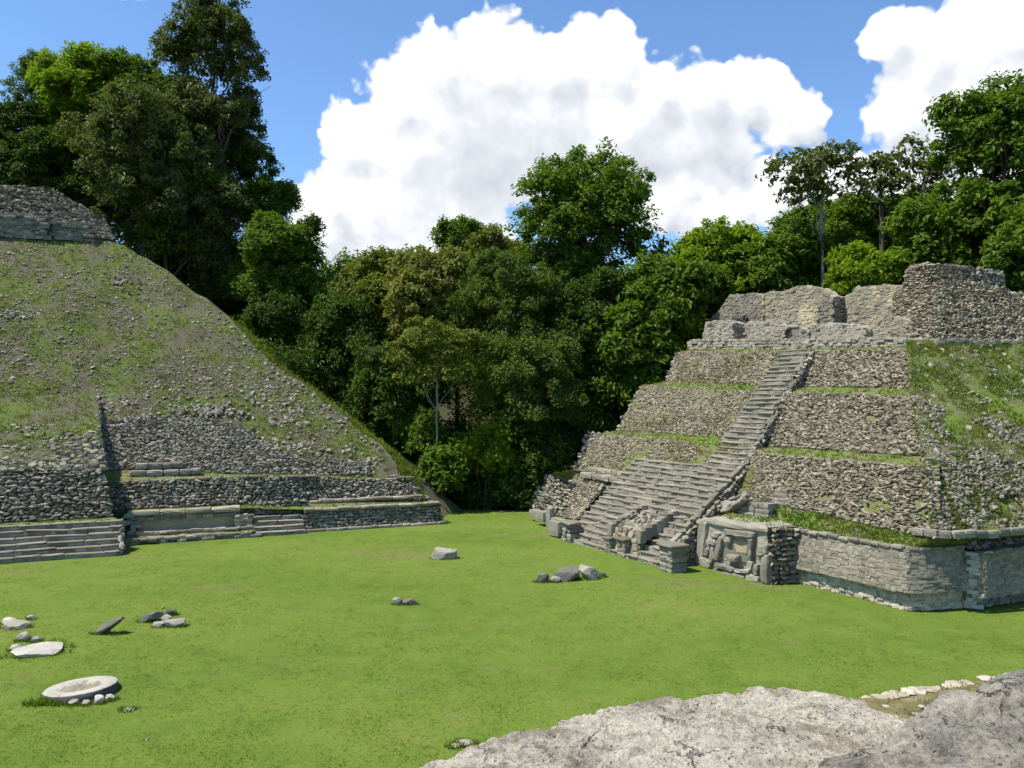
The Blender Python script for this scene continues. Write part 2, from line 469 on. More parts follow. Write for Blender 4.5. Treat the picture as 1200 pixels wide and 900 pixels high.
def f_earth(k):
    pos = k.n('ShaderNodeNewGeometry').outputs['Position']
    c = k.ramp(k.noise(pos, 3, 6, .7), [(0.35, (0.055, 0.05, 0.04)), (0.6, (0.12, 0.11, 0.085))])
    return k.n('ShaderNodeBsdfPrincipled', {'Base Color': c, 'Roughness': 1.0, 'Specular IOR Level': 0.0, 'Normal': bump(k, k.noise(pos, 9, 5, .7), .8, .1)}).outputs[0]


M['earth'] = material('mortar_earth', f_earth)


def f_dry(k):
    pos = k.n('ShaderNodeNewGeometry').outputs['Position']
    f = k.noise(pos, 2.2, 7, .7)
    c = k.ramp(f, [(0.35, (0.1, 0.11, 0.04)), (0.5, (0.19, 0.165, 0.075)), (0.65, (0.3, 0.25, 0.15))])
    return k.n('ShaderNodeBsdfPrincipled', {'Base Color': c, 'Roughness': 1.0, 'Specular IOR Level': 0.0, 'Normal': bump(k, k.noise(pos, 25, 5, .7), .7, .05)}).outputs[0]


M['dry'] = material('dry_turf', f_dry)


def f_crag(dark):
    def fn(k):
        g = k.n('ShaderNodeNewGeometry'); pos = g.outputs['Position']
        f = k.math('MULTIPLY_ADD', k.noise(pos, 2.2, 8, .72), 0.55, k.math('MULTIPLY', k.noise(pos, 17, 8, .8), 0.5))
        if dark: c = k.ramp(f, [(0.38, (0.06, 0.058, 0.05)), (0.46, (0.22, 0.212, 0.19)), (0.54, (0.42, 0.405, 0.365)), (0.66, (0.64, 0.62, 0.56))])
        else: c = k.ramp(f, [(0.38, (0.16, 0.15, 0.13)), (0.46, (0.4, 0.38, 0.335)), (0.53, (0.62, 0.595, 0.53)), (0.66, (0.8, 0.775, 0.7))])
        c = k.mix(1.0, c, (1.06, 1.0, .87), 'MULTIPLY')
        sp = k.maprange(k.noise(pos, 55, 6, .8), 0.54, 0.62); c = k.mix(k.math('MULTIPLY', sp, 0.65), c, (0.085, 0.083, 0.078)); sp2 = k.maprange(k.noise(pos, 24, 8, .8), 0.56, 0.64); c = k.mix(k.math('MULTIPLY', sp2, 0.4), c, (0.14, 0.135, 0.125))
        if not dark:
            soil = k.maprange(k.noise(k.vmath('MULTIPLY', pos, (1, 1.6, 1)), 1.55, 5, .62), 0.53, 0.6)
            c = k.mix(k.math('MULTIPLY', soil, 0.75), c, (0.32, 0.265, 0.18))
            red = k.maprange(k.noise(pos, 4.2, 4, .7), 0.64, 0.69); c = k.mix(k.math('MULTIPLY', red, 0.4), c, (0.17, 0.075, 0.04))
        wv = k.vmath('ADD', pos, k.vmath('MULTIPLY', k.noise(pos, 5, 5, .7, out=1), (.22, .22, .22)))
        ed = k.n('ShaderNodeTexVoronoi', {'Vector': wv, 'Scale': 3.4}, feature='DISTANCE_TO_EDGE').outputs['Distance']; crack = k.math('MULTIPLY', k.maprange(ed, 0.0, 0.03, 1.0, 0.0), k.maprange(k.noise(pos, 2.6, 3, .6), .45, .6))
        pit = k.maprange(k.n('ShaderNodeTexVoronoi', {'Vector': k.vmath('ADD', pos, k.vmath('MULTIPLY', k.noise(pos, 30, 4, .7, out=1), (.03, .03, .03))), 'Scale': 38.0}, feature='F1').outputs['Distance'], 0.12, 0.3, 1.0, 0.0)
        pit = k.math('MULTIPLY', pit, k.maprange(k.noise(pos, 6, 4, .7), .48, .58))
        c = k.mix(k.math('MULTIPLY', crack, .75), c, (0.07, 0.062, 0.05)); c = k.mix(k.math('MULTIPLY', pit, .7), c, (0.1, 0.095, 0.085))
        dn = k.math('MULTIPLY_ADD', crack, -.5, k.math('MULTIPLY', pit, -.25))
        b = bump(k, k.math('ADD', dn, k.math('MULTIPLY_ADD', k.noise(pos, 30, 8, .75), 0.5, k.noise(pos, 9, 6, .7))), 1.0, 0.09)
        return k.n('ShaderNodeBsdfPrincipled', {'Base Color': c, 'Roughness': 0.9, 'Specular IOR Level': 0.2, 'Normal': b}).outputs[0]
    return fn


M['crag'] = material('pale_weathered_limestone', f_crag(False)); M['crag_dark'] = material('grey_weathered_limestone', f_crag(True))


def leaf_mat(name, a, b, trans=0.3, rough=0.45, spec=0.35):
    def fn(k):
        g = k.n('ShaderNodeNewGeometry'); oi = k.n('ShaderNodeObjectInfo')
        c = k.mix(g.outputs['Random Per Island'], a, b)
        c = k.mix(k.math('MULTIPLY', k.maprange(k.noise(g.outputs['Position'], 0.45, 3, .6), 0.35, 0.7), 0.45), c, tuple(x * y for x, y in zip(b, (1.3, 1.15, 0.8))))
        pr = k.n('ShaderNodeBsdfPrincipled', {'Base Color': c, 'Roughness': rough, 'Specular IOR Level': spec}).outputs[0]
        tr = k.n('ShaderNodeBsdfTranslucent', {'Color': k.mix(1.0, c, (1.3, 1.5, 0.6), 'MULTIPLY')}).outputs[0]
        return k.n('ShaderNodeMixShader', {0: trans, 1: pr, 2: tr}).outputs[0]
    return material(name, fn)


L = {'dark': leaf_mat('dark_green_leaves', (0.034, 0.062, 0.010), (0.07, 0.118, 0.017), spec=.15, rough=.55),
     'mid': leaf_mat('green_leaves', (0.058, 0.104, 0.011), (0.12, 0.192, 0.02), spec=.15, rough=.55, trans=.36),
     'grey': leaf_mat('grey_green_leaves', (0.06, 0.078, 0.022), (0.125, 0.15, 0.045), spec=.2, rough=.5),
     'bright': leaf_mat('bright_green_leaves', (0.105, 0.165, 0.008), (0.19, 0.28, 0.016), trans=0.42, spec=.15, rough=.55),
     'feather': leaf_mat('blue_green_leaves', (0.062, 0.1, 0.02), (0.105, 0.155, 0.028), spec=.12, rough=.6),
     'olive': leaf_mat('olive_leaves', (0.092, 0.118, 0.016), (0.17, 0.2, 0.034), spec=.15, rough=.55),
     'yellow': leaf_mat('yellowish_blossom_leaves', (0.085, 0.12, 0.018), (0.23, 0.225, 0.06), spec=.15, rough=.55),
     'grass': leaf_mat('grass_blades', (0.09, 0.15, 0.018), (0.18, 0.225, 0.045), trans=0.3, rough=0.7, spec=0.1),
     'drygrass': leaf_mat('dry_grass_blades', (0.14, 0.12, 0.055), (0.26, 0.22, 0.12), trans=0.3, rough=0.7, spec=0.1),
     'lawn': leaf_mat('lawn_blades', (0.095, 0.145, 0.02), (0.155, 0.2, 0.04), trans=0.3, rough=0.7, spec=0.1)}


def f_bark(col):
    def fn(k):
        pos = k.n('ShaderNodeNewGeometry').outputs['Position']
        c = k.mix(k.noise(k.vmath('MULTIPLY', pos, (4, 4, 1)), 1.5, 5, .7), tuple(x * .5 for x in col), tuple(x * 1.4 for x in col))
        return k.n('ShaderNodeBsdfPrincipled', {'Base Color': c, 'Roughness': 0.9, 'Specular IOR Level': 0.15}).outputs[0]
    return fn


M['bark'] = material('brown_bark', f_bark((0.11, 0.09, 0.065))); M['bark_pale'] = material('pale_bark', f_bark((0.24, 0.22, 0.18)))

# ------------------------------------------------------------------ ground


def terrain(x, y):
    x = np.asarray(x, float); y = np.asarray(y, float)
    r = np.clip((y - 60) / 60, 0, 1); hill = 5 * r * r * (3 - 2 * r)
    r2 = np.clip((y - 130) / 250, 0, 1); return hill + 26 * r2 * r2 * (3 - 2 * r2) * (0.8 + 0.3 * np.sin(x * 0.012 + 1))


a = Acc()
xs = np.concatenate([np.linspace(-1500, -160, 12), np.linspace(-150, 150, 50), np.linspace(160, 1500, 12)]); ys = np.concatenate([np.linspace(-400, -20, 8), np.linspace(-10, 140, 40), np.linspace(150, 420, 16), np.linspace(480, 2200, 10)])
gx, gy = np.meshgrid(xs, ys); i = np.arange(gx.size).reshape(gx.shape)
a.add(np.stack([gx, gy, terrain(gx, gy) - 0.5 * (gy < 62)], -1), np.stack([i[:-1, :-1], i[:-1, 1:], i[1:, 1:], i[1:, :-1]], -1).reshape(-1, 4))
a.build('ground', M['floor'], smooth=True, kind='structure')

a = Acc()
gx, gy = np.meshgrid(np.linspace(-48, 40, 177), np.linspace(-6, 60, 133)); gz = 0.10 * fbm(np.stack([gx * .12, gy * .12, gx * 0], -1), 3, 5) * np.clip((gy - 8) / 10, 0, 1)
LAWN_Z = lambda x, y: 0.10 * fbm(np.stack([np.asarray(x) * .12, np.asarray(y) * .12, np.asarray(x) * 0.0], -1), 3, 5) * np.clip((np.asarray(y) - 8) / 10, 0, 1)
i = np.arange(gx.size).reshape(gx.shape); a.add(np.stack([gx, gy, gz], -1), np.stack([i[:-1, :-1], i[:-1, 1:], i[1:, 1:], i[1:, :-1]], -1).reshape(-1, 4))
a.build('lawn', M['lawn'], smooth=True, kind='structure')

# short blades growing out of the lawn
a = Acc(); m = 110000
yy = 15 + 44 * rng.random(m) ** 1.25; xx = rng.uniform(-0.75, 0.75, m) * yy
cl = fbm(np.stack([xx * .8, yy * .8, xx * 0], -1), 3, 11); k = rng.random(m) < 0.55 + cl
xx, yy = xx[k], yy[k]; zz = LAWN_Z(xx, yy)
tufts(a, np.stack([xx, yy, zz], 1), np.tile([0, 0, 1.0], (len(xx), 1)), rng.uniform(.015, .042, len(xx)), w=0.026, blades=3, spread=0.12, lean=1.8)
a.build('short_grass', L['lawn'], kind='stuff')

# ------------------------------------------------------------------ left pyramid (grass grown mound with stepped base)
LF = Frame(G(145, 637), (0.917, 0.399)); KL = 0.8
lc = LF.w(-12, 40, -10)
pyr = thing('stepped_pyramid', 'huge grass grown pyramid mound with stone terraces along its foot', 'pyramid', LF.w(0, 0, 0))
HIP = [(590, 497), (567, 481), (520, 442), (485, 400), (445, 350), (410, 302), (350, 242), (315, 192), (287, 142), (276, 120)]   # (py, px)
pyl = np.linspace(578, 276, 90); hpx = np.interp(-pyl, [-h[0] for h in HIP], [h[1] for h in HIP])
hpx = hpx + 9 * fbm(np.stack([pyl * .07, pyl * 0, pyl * 0], 1), 3, 12) * np.clip((570 - pyl) / 30, 0, 1); nu = 150; rows = []
for py, hx in zip(pyl, hpx):
    t0, d0 = LF.td(LF.plane(-260, py, KL)); t1, d1 = LF.td(LF.plane(hx, py, KL))
    rows.append([LF.w(t0 + (t1 - t0) * q, d0 + (d1 - d0) * q, KL * (d0 + (d1 - d0) * q)) for q in np.linspace(0, 1, nu)])
rows = np.array(rows); nrm = unit(-LF.m * KL + np.array([0, 0, 1.0]))
HUMP = lambda p: 0.38 * fbm(p * .3, 4, 3) + 0.10 * fbm(p * 1.7, 3, 9)
sp = rows.reshape(-1, 3); sp = sp + nrm * (HUMP(sp) - 0.1)[:, None]
a = Acc(); i = np.arange(len(sp)).reshape(len(pyl), nu); a.add(sp, np.stack([i[:-1, :-1], i[:-1, 1:], i[1:, 1:], i[1:, :-1]], -1).reshape(-1, 4))
hip = sp.reshape(len(pyl), nu, 3)[:, -1]; side = []
for q in np.linspace(0, 1, 12)[1:]:
    s = hip.copy(); s += LF.u * (hip[:, 2:3] / 0.8 * q); s[:, 2] = hip[:, 2] * (1 - q) - 0.05; side.append(s)
side = np.array([hip] + side); sj = np.arange(side.shape[0] * side.shape[1]).reshape(side.shape[:2])
a.add(side.reshape(-1, 3), np.stack([sj[:-1, :-1], sj[:-1, 1:], sj[1:, 1:], sj[1:, :-1]], -1).reshape(-1, 4))
top = sp.reshape(len(pyl), nu, 3)[-1]; back = top + LF.m * 14; bk2 = top + LF.m * 40; bk2[:, 2] = 0
tp = np.array([top, back, bk2]); tj = np.arange(3 * nu).reshape(3, nu); a.add(tp.reshape(-1, 3), np.stack([tj[:-1, :-1], tj[:-1, 1:], tj[1:, 1:], tj[1:, :-1]], -1).reshape(-1, 4))
a.build('grass_slope', M['slope'], pyr, smooth=True)

SIDE = Strip(hip[:62], side[4][:62], lc)
# exposed rubble face and loose stones on the slope
TIER2 = [(119, 497), (150, 490), (200, 489), (250, 493), (280, 499), (318, 522), (345, 536), (362, 542), (400, 541), (432, 541), (436, 558), (300, 557), (122, 551)]
slo = np.array([rows[0], rows[-1]]); SL = Strip(rows[0], rows[-1], lc)


def slope_pts(count, pxr, pyr_):
    px = rng.uniform(*pxr, count * 1); py = rng.uniform(*pyr_, count); hx = np.interp(-py, [-h[0] for h in HIP], [h[1] for h in HIP]); k = px < hx - 1
    px, py = px[k], py[k]; p = np.array([LF.plane(x, y, KL) for x, y in zip(px, py)]); return p + nrm * (HUMP(p) - 0.1)[:, None], px, py


def flat_axes(n_): return np.tile(LF.u, (n_, 1)), np.tile(unit(LF.m + np.array([0, 0, KL])), (n_, 1)), np.tile(nrm, (n_, 1))


# coursed rubble face: a plane strip a little proud of the slope
def on_plane(pts, off): return np.array([LF.plane(x, y, KL, off) for x, y in pts])


st2 = Strip(on_plane([(119, 553), (300, 559), (438, 560)], 0.0), on_plane([(116, 486), (300, 486), (440, 486)], 0.15), lc)
a = Acc(); lay(a, st2, 0.29, 0.165, 0.24, tilt=0.28, mask=lambda p: inpoly(*to_px(p), TIER2), out=0.1)
msk2 = lambda p: inpoly(*to_px(p), [(118, 500), (200, 492), (280, 500), (362, 544), (432, 543), (434, 558), (300, 557), (122, 551)])
a.build('rubble_face', M['rubble'], pyr)

a = Acc()
DENS = [((200, 440), (430, 540), 700, .06, .3), ((-40, 240), (275, 500), 1500, .04, .24), ((280, 480), (450, 560), 800, .07, .32), ((80, 420), (300, 470), 1100, .04, .2), ((-40, 130), (470, 555), 700, .06, .26), ((150, 400), (330, 400), 350, .05, .22), ((-40, 430), (280, 550), 7500, .05, .2)]
for pr, qr, cnt, s0, s1 in DENS:
    p, px, py = slope_pts(cnt, pr, qr); nz = fbm(p * .45, 3, 31) + 0.35 * fbm(p * 1.6, 2, 5); k = nz > -0.02 - 0.25 * rng.random(len(p)); p = p[k]; px = px[k]; py = py[k]
    near = np.interp(-py, [-h[0] for h in HIP], [h[1] for h in HIP]) - px
    X, Y, Z = flat_axes(len(p)); X, Y = rotate_axes(X, Y, rng.uniform(-3, 3, len(p))); s = (s0 + (s1 - s0) * rng.random(len(p)) ** 2.6) * .8
    put(a, ROCKS, p + Z * (s * .15)[:, None], X, Y, Z, np.stack([s, s * .75, s * .6], 1))
# denser tumbled stones along the right hip
p, px, py = slope_pts(5200, (100, 500), (300, 562)); hx = np.interp(-py, [-h[0] for h in HIP], [h[1] for h in HIP]); k = (hx - px < 70 * rng.random(len(px)) ** 1.6 * np.clip((py - 330) / 120, .2, 1)); p = p[k]
X, Y, Z = flat_axes(len(p)); X, Y = rotate_axes(X, Y, rng.uniform(-3, 3, len(p))); s = .05 + .15 * rng.random(len(p)) ** 1.9
put(a, ROCKS, p + Z * (s * .2)[:, None], X, Y, Z, np.stack([s, s * .75, s * .65], 1))
for (cx, cy, rx, ry, cnt) in [(105, 480, 22, 9, 90), (245, 482, 45, 9, 140), (150, 472, 14, 6, 25), (352, 522, 20, 9, 60), (25, 368, 30, 9, 50), (150, 330, 30, 8, 35), (330, 478, 30, 10, 60), (100, 525, 14, 12, 60)]:
    px = cx + rx * rng.normal(0, .5, cnt); py = cy + ry * rng.normal(0, .5, cnt); p = on_plane(list(zip(px, py)), 0.05); X, Y, Z = flat_axes(cnt); X, Y = rotate_axes(X, Y, rng.uniform(-3, 3, cnt)); s = rng.uniform(.07, .2, cnt)
    put(a, ROCKS, p, X, Y, Z, np.stack([s, s * .75, s * .65], 1))
a.build('loose_rubble', M['rubble'], pyr, kind='stuff')

a = Acc(); p, px, py = slope_pts(16000, (-60, 490), (276, 565)); nz = fbm(p * .4, 4, 77); k = (nz > -0.15 - .3 * rng.random(len(p))) & ~msk2(p); p = p[k]
tufts(a, p - nrm * 0.03, np.tile(nrm, (len(p), 1)), rng.uniform(.08, .26, len(p)), w=.06, blades=5, spread=.14, lean=.8)
strip_tufts(a, SIDE, 2500, .12, .4, w=.07, blades=6, spread=.2)
a.build('grass_tufts', L['grass'], pyr, kind='stuff')
a = Acc(); p, px, py = slope_pts(9000, (-60, 490), (276, 565)); nz = fbm(p * .4, 4, 78); k = (nz > 0 - .3 * rng.random(len(p))) & ~msk2(p); p = p[k]
tufts(a, p - nrm * 0.03, np.tile(nrm, (len(p), 1)), rng.uniform(.08, .24, len(p)), w=.06, blades=4, spread=.14, lean=.9)
a.build('dry_grass_tufts', L['drygrass'], pyr, kind='stuff')


def wall(fr, bottom, top_, name, mat, parent, centre, w=.35, h=.22, depth=.22, tilt=.2, protos=None, patchmat=None, dens=1.0, out=0.04, jit=.2, fill=1.12, mask=None):
    st = Strip(bottom, top_, centre); a = Acc(); st.patch(a, 0.5, 0.04, 0.03, mi=1); lay(a, st, w, h, depth, dens, tilt, mask=mask, protos=protos, out=out, jit=jit, fill=fill)
    return a.build(name, [mat, patchmat or M['earth']], parent), st


def ledge(bottom, top_, parent, centre, tuft=0, mat=None, name='turf_ledge', h=(.05, .16)):
    st = Strip(bottom, top_, centre); a = Acc(); st.patch(a, 0.35, 0.07, 0.0); o = a.build(name, mat or M['ledge'], parent, smooth=True)
    if tuft:
        b = Acc(); strip_tufts(b, st, tuft, *h, w=.05, blades=5, spread=.1, lean=.7); b.build('grass_tufts', L['grass'], o, kind='stuff')
    return st


def courses(name, fr, t0, t1, z0, z1, d, parent, mat, w=.34, h=.17, depth=.3, protos=None, tilt=.03, batter=0.0, out=0.0):
    A = [fr.w(t0, d, z0), fr.w(t1, d, z0)]; B = [fr.w(t0, d + batter, z1), fr.w(t1, d + batter, z1)]
    return wall(fr, A, B, name, mat, parent, fr.w((t0 + t1) / 2, d + 30, (z0 + z1) / 2), w, h, depth, tilt, protos or BLOCKS, jit=.05, out=out)


def step_row(acc, fr, tL, tR, d, ztop, hgt, depth, wmin=.5, wmax=1.5, mi=0, dz=.018):
    t = tL; pos = []; sz = []
    while t < tR - 0.05:
        w = min(rng.uniform(wmin, wmax), tR - t); 
        if tR - t - w < .25: w = tR - t
        pos.append(fr.w(t + w / 2, d + depth / 2 + rng.normal(0, .018), ztop - hgt / 2 + rng.normal(0, dz))); sz.append((w / 2 * 0.995, depth / 2, hgt / 2)); t += w
    n_ = len(pos); X = np.tile(fr.u, (n_, 1)); Y = np.tile(fr.m, (n_, 1)); X, Y = rotate_axes(X, Y, rng.normal(0, .025, n_)); Z = np.tile([0, 0, 1.0], (n_, 1)); X, Z = rotate_axes(X, Z, rng.normal(0, .02, n_))
    put(acc, BLOCKS, np.array(pos), X, Y, Z, np.array(sz), mi)


def flight(name, fr, L0, R0, L1, R1, n_, parent, mat, back=1.2, label=None):
    """n_ steps; L0,R0 = (t,d,z) nosing of the ground line, L1,R1 of the top step"""
    L0, R0, L1, R1 = map(np.asarray, (L0, R0, L1, R1))
    base = Acc(); e = 0.08
    A0, B0, A1, B1 = [fr.w(*q) - np.array([0, 0, 0.28]) + fr.m * 0.12 for q in (L0, R0, L1, R1)]
    A0[2] = B0[2] = min(A0[2], B0[2])
    q = [A0, B0, B1, A1]; low = [x.copy() for x in q]
    for x in low: x[2] = min(A0[2], B0[2]) - 0.3
    base.add(np.array(q + low), [[0, 1, 2, 3], [0, 4, 5, 1], [1, 5, 6, 2], [2, 6, 7, 3], [3, 7, 4, 0]])
    o = base.build(name, M['earth'], parent)
    for i in range(n_):
        f0 = i / n_; f1 = (i + 1) / n_; Lq = L0 + (L1 - L0) * f0; Rq = R0 + (R1 - R0) * f0; zt = (L0[2] + R0[2]) / 2 + ((L1[2] + R1[2] - L0[2] - R0[2]) / 2) * f1
        a = Acc(); hgt = ((L1[2] + R1[2] - L0[2] - R0[2]) / 2) / n_ + .04; dep = ((L1[1] + R1[1] - L0[1] - R0[1]) / 2) / n_ + .22
        dm = (Lq[1] + Rq[1]) / 2; th = .085
        step_row(a, fr, Lq[0], Rq[0], dm - .05, zt, th, dep + .05, .8, 2.2, dz=.014)
        rs = Strip([fr.w(Lq[0], dm + .035, zt - hgt), fr.w(Rq[0], dm + .035, zt - hgt)], [fr.w(Lq[0], dm + .035, zt - th), fr.w(Rq[0], dm + .035, zt - th)], fr.w((Lq[0] + Rq[0]) / 2, dm + 9, zt)); rs.patch(a, .5, 0, 0, mi=1)
        lay(a, rs, .4, max(.1, hgt - th), .1, tilt=.05, jit=.02, protos=BLOCKS, mi=1, out=-.02); a.build('step', [mat, M['masonry']], o)  # riser gets darker stone than the tread, deepening its shade by colour
    return o


def tdz(fr, p): t, d = fr.td(p); return np.array([t, d, p[2]])


# --- projecting left stair and buttress
sA = tdz(LF, G(-60, 664)); sB = tdz(LF, G(141, 651)); ds = sB[1]
zt = LF.pix(132, 609, ds + 2.0)[2]
flight('stairway', LF, (sB[0] - 14, ds, 0), (sB[0], ds, 0), (sB[0] - 14, ds + 2.0, zt), (sB[0] - .05, ds + 2.0, zt), 6, pyr, M['step'])
te = sB[0]
b0z = zt; B0 = [LF.w(te - 14, ds + 2.9, b0z), LF.w(LF.td(LF.pix(131, 606, ds + 2.9))[0], ds + 2.9, b0z)]
pB1 = LF.pix(121, 548, ds + 4.2); t1 = LF.td(pB1)[0]; B1 = [LF.w(te - 14, ds + 4.2, pB1[2]), LF.w(t1, ds + 4.2, pB1[2])]
pB2 = LF.pix(116, 497, ds + 9.8); B2 = [LF.w(te - 14, ds + 9.8, pB2[2]), LF.w(LF.td(pB2)[0], ds + 9.8, pB2[2])]
pB3 = LF.plane(100, 462, KL, 0.0); d3 = LF.td(pB3)[1]; B3 = [LF.w(te - 14, d3, pB3[2]), LF.w(LF.td(pB2)[0] - .4, d3, pB3[2])]
ledge([LF.w(te - 14, ds + 1.8, zt - .02), LF.w(te - .1, ds + 1.8, zt - .02)], B0, pyr, lc, 260)
wall(LF, B0, B1, 'rubble_wall', M['rubble'], pyr, lc, .33, .165, .28, .22, out=.05)
stb = Strip(B1, B2, lc); a = Acc(); stb.patch(a, .3, .2, 0); o = a.build('buttress_slope', M['slope'], pyr, smooth=True)
b = Acc(); strip_tufts(b, stb, 1500, .08, .25, w=.06, blades=5, spread=.14); b.build('grass_tufts', L['grass'], o, kind='stuff')
b = Acc(); scatter(b, stb, 330, .08, .3); lay(b, stb, .42, .27, .3, mask=lambda p: (LF.td(p)[0] > LF.td(pB2)[0] - 1.8 + .7 * rng.normal(0, 1, len(p))) & (p[:, 2] < pB2[2] - .5)); lay(b, stb, .42, .27, .3, mask=lambda p: p[:, 2] < pB1[2] + .35 + .5 * rng.random(len(p))); b.build('loose_rubble', M['rubble'], o, kind='stuff')
stb = Strip(B2, B3, lc); a = Acc(); stb.patch(a, .3, .15, 0); o = a.build('buttress_slope', M['slope'], pyr, smooth=True)
b = Acc(); strip_tufts(b, stb, 700, .08, .25, w=.06, blades=5, spread=.14); b.build('grass_tufts', L['grass'], o, kind='stuff')
# shaded right hand side of stair and buttress
ridge = [LF.w(te - .02, ds + .05, 0.3), LF.w(te - .05, ds + 2.0, zt), B0[1], B1[1], B2[1], B3[1]]
low = [np.array([q[0], q[1], max(0, KL * LF.td(q)[1]) - .6]) for q in ridge]
wall(LF, low, ridge, 'buttress_side', M['rubble'], pyr, LF.w(te - 8, 3, 2), .42, .25, .25, .15, out=0.0)

# --- bench with recessed panel
zb = 1.72; tb0 = te + .15; tb1 = LF.td(G(298, 628))[0]
courses('bench_plinth', LF, tb0, tb1, 0.0, .34, -.5, pyr, M['masonry'], .6, .17, .5)
ledge([LF.w(tb0, -.6, .34), LF.w(tb1, -.6, .34)], [LF.w(tb0, .5, .42), LF.w(tb1, .5, .42)], pyr, lc, 120, mat=M['dry'], name='bench_top')
courses('bench_plinth', LF, tb0 + .5, tb1, .4, .58, .05, pyr, M['step'], .7, .18, .5)
st = Strip([LF.w(tb0 + .5, .62, .5), LF.w(tb1 - .9, .62, .5)], [LF.w(tb0 + .5, .62, 1.25), LF.w(tb1 - .9, .62, 1.25)], lc); a = Acc(); st.patch(a, .25, .05, 0); a.build('plaster_panel', M['tan'], pyr, smooth=True)
courses('bench_wall', LF, tb0, tb1 - .7, 1.18, zb - .12, .45, pyr, M['masonry'], .4, .2, .3)
courses('bench_wall', LF, tb0, tb0 + .6, 0.4, 1.2, .4, pyr, M['masonry'], .4, .2, .35)
courses('bench_wall', LF, tb1 - .95, tb1, .4, 1.25, .3, pyr, M['masonry_tan'], .4, .2, .4)
a = Acc(); step_row(a, LF, tb0, tb1 - .7, .15, zb, .26, 1.1, .9, 1.9); a.build('bench_coping', M['step'], pyr)
# small stair and right hand wall
tc1 = LF.td(G(357, 624))[0]
zs = LF.pix(330, 603, .9)[2]
flight('stairway', LF, (tb1, -.55, 0), (tc1, -.55, 0), (tb1, .9, zs), (tc1, .9, zs), 4, pyr, M['step'])
wall(LF, [LF.w(tb1 - .6, .95, 0), LF.w(tc1 + .4, .95, 0)], [LF.w(tb1 - .6, 1.25, zb + .12), LF.w(tc1 + .4, 1.3, zb + .12)], 'terrace_wall', M['rubble'], pyr, lc, .34, .21, .3, .3)
te1 = LF.td(G(517, 613.5))[0]; zw = LF.pix(440, 594, .15)[2]
wall(LF, [LF.w(tc1, -.05, 0), LF.w(te1, -.05, 0)], [LF.w(tc1, .3, zw), LF.w(te1 - .1, .3, zw)], 'base_wall', M['rubble'], pyr, lc, .34, .2, .2, .1, out=.0)
a = Acc(); step_row(a, LF, tc1 + .2, te1 + .3, -.35, .16, .22, .5, .5, 1.1); a.build('plinth', M['step'], pyr)
a = Acc(); step_row(a, LF, tc1, te1, .05, zw + .1, .16, .6, .5, 1.1); a.build('wall_coping', M['step'], pyr)
ends = [LF.w(te1, -.05, 0), LF.w(te1 - .1, .3, zw), LF.w(te1 - .4, 3, zw + .9)]
wall(LF, [LF.w(te1, 0, -.1), LF.w(te1 - .1, 2.0, -.1), LF.w(te1 - .4, 4.0, -.1)], [LF.w(te1 - .05, .1, zw), LF.w(te1 - .1, 2.0, zw), LF.w(te1 - .4, 4.0, zw + .6)], 'base_wall', M['rubble'], pyr, LF.w(-5, 5, 0), .36, .22, .22)
# upper terrace wall
d1 = 2.0
T1b = [LF.pix(130, 599, 1.2), LF.pix(287, 590, 1.2), LF.pix(361, 586, 2.2), LF.pix(494, 588, 2.2)]
T1t = [LF.pix(126, 566, 2.0), LF.pix(300, 558, 2.0), LF.pix(370, 558, 2.9), LF.pix(486, 566, 2.9)]
zl = np.mean([q[2] for q in T1b])
wall(LF, T1b, T1t, 'terrace_wall', M['rubble'], pyr, lc, .29, .17, .25, .25, out=.05)
T0t = [LF.w(tb0, .8, zb - .02), LF.w(tb1, .8, zb - .2), LF.w(tc1, .5, zw + .03), LF.w(te1, .5, zw + .03)]
ledge(T0t, T1b, pyr, lc, 500)
a = Acc(); tq0 = LF.td(T1b[2])[0]; tq1 = LF.td(T1b[3])[0]; step_row(a, LF, tq0, tq1, 1.55, T1b[2][2] + .02, .2, .6, .5, 1.2); a.build('wall_coping', M['step'], pyr)
T2b = [LF.plane(122, 551, KL, .05), LF.plane(300, 556, KL, .05), LF.plane(370, 556, KL, .05), LF.plane(480, 563, KL, .05)]
ledge(T1t, T2b, pyr, lc, 500)
for i in range(3):
    a = Acc(); u0 = LF.td(T1t[i]); u1 = LF.td(T1t[i + 1]); step_row(a, LF, u0[0], u1[0], (u0[1] + u1[1]) / 2 - .1, (T1t[i][2] + T1t[i + 1][2]) / 2 + .04, .14, .45, .4, .9, dz=.03); a.build('wall_coping', M['rubble'], pyr)
pz = LF.pix(180, 556, 3.2); tp0 = te + .2; tp1 = LF.td(LF.pix(236, 558, 3.0))[0]
a = Acc(); step_row(a, LF, tp0, tp1, 3.0, pz[2] + .25, .34, 1.0, .5, 1.1); step_row(a, LF, tp0 + .3, tp1 - 1.0, 3.7, pz[2] + .62, .36, 1.0, .5, 1.1); a.build('low_platform', M['masonry'], pyr)
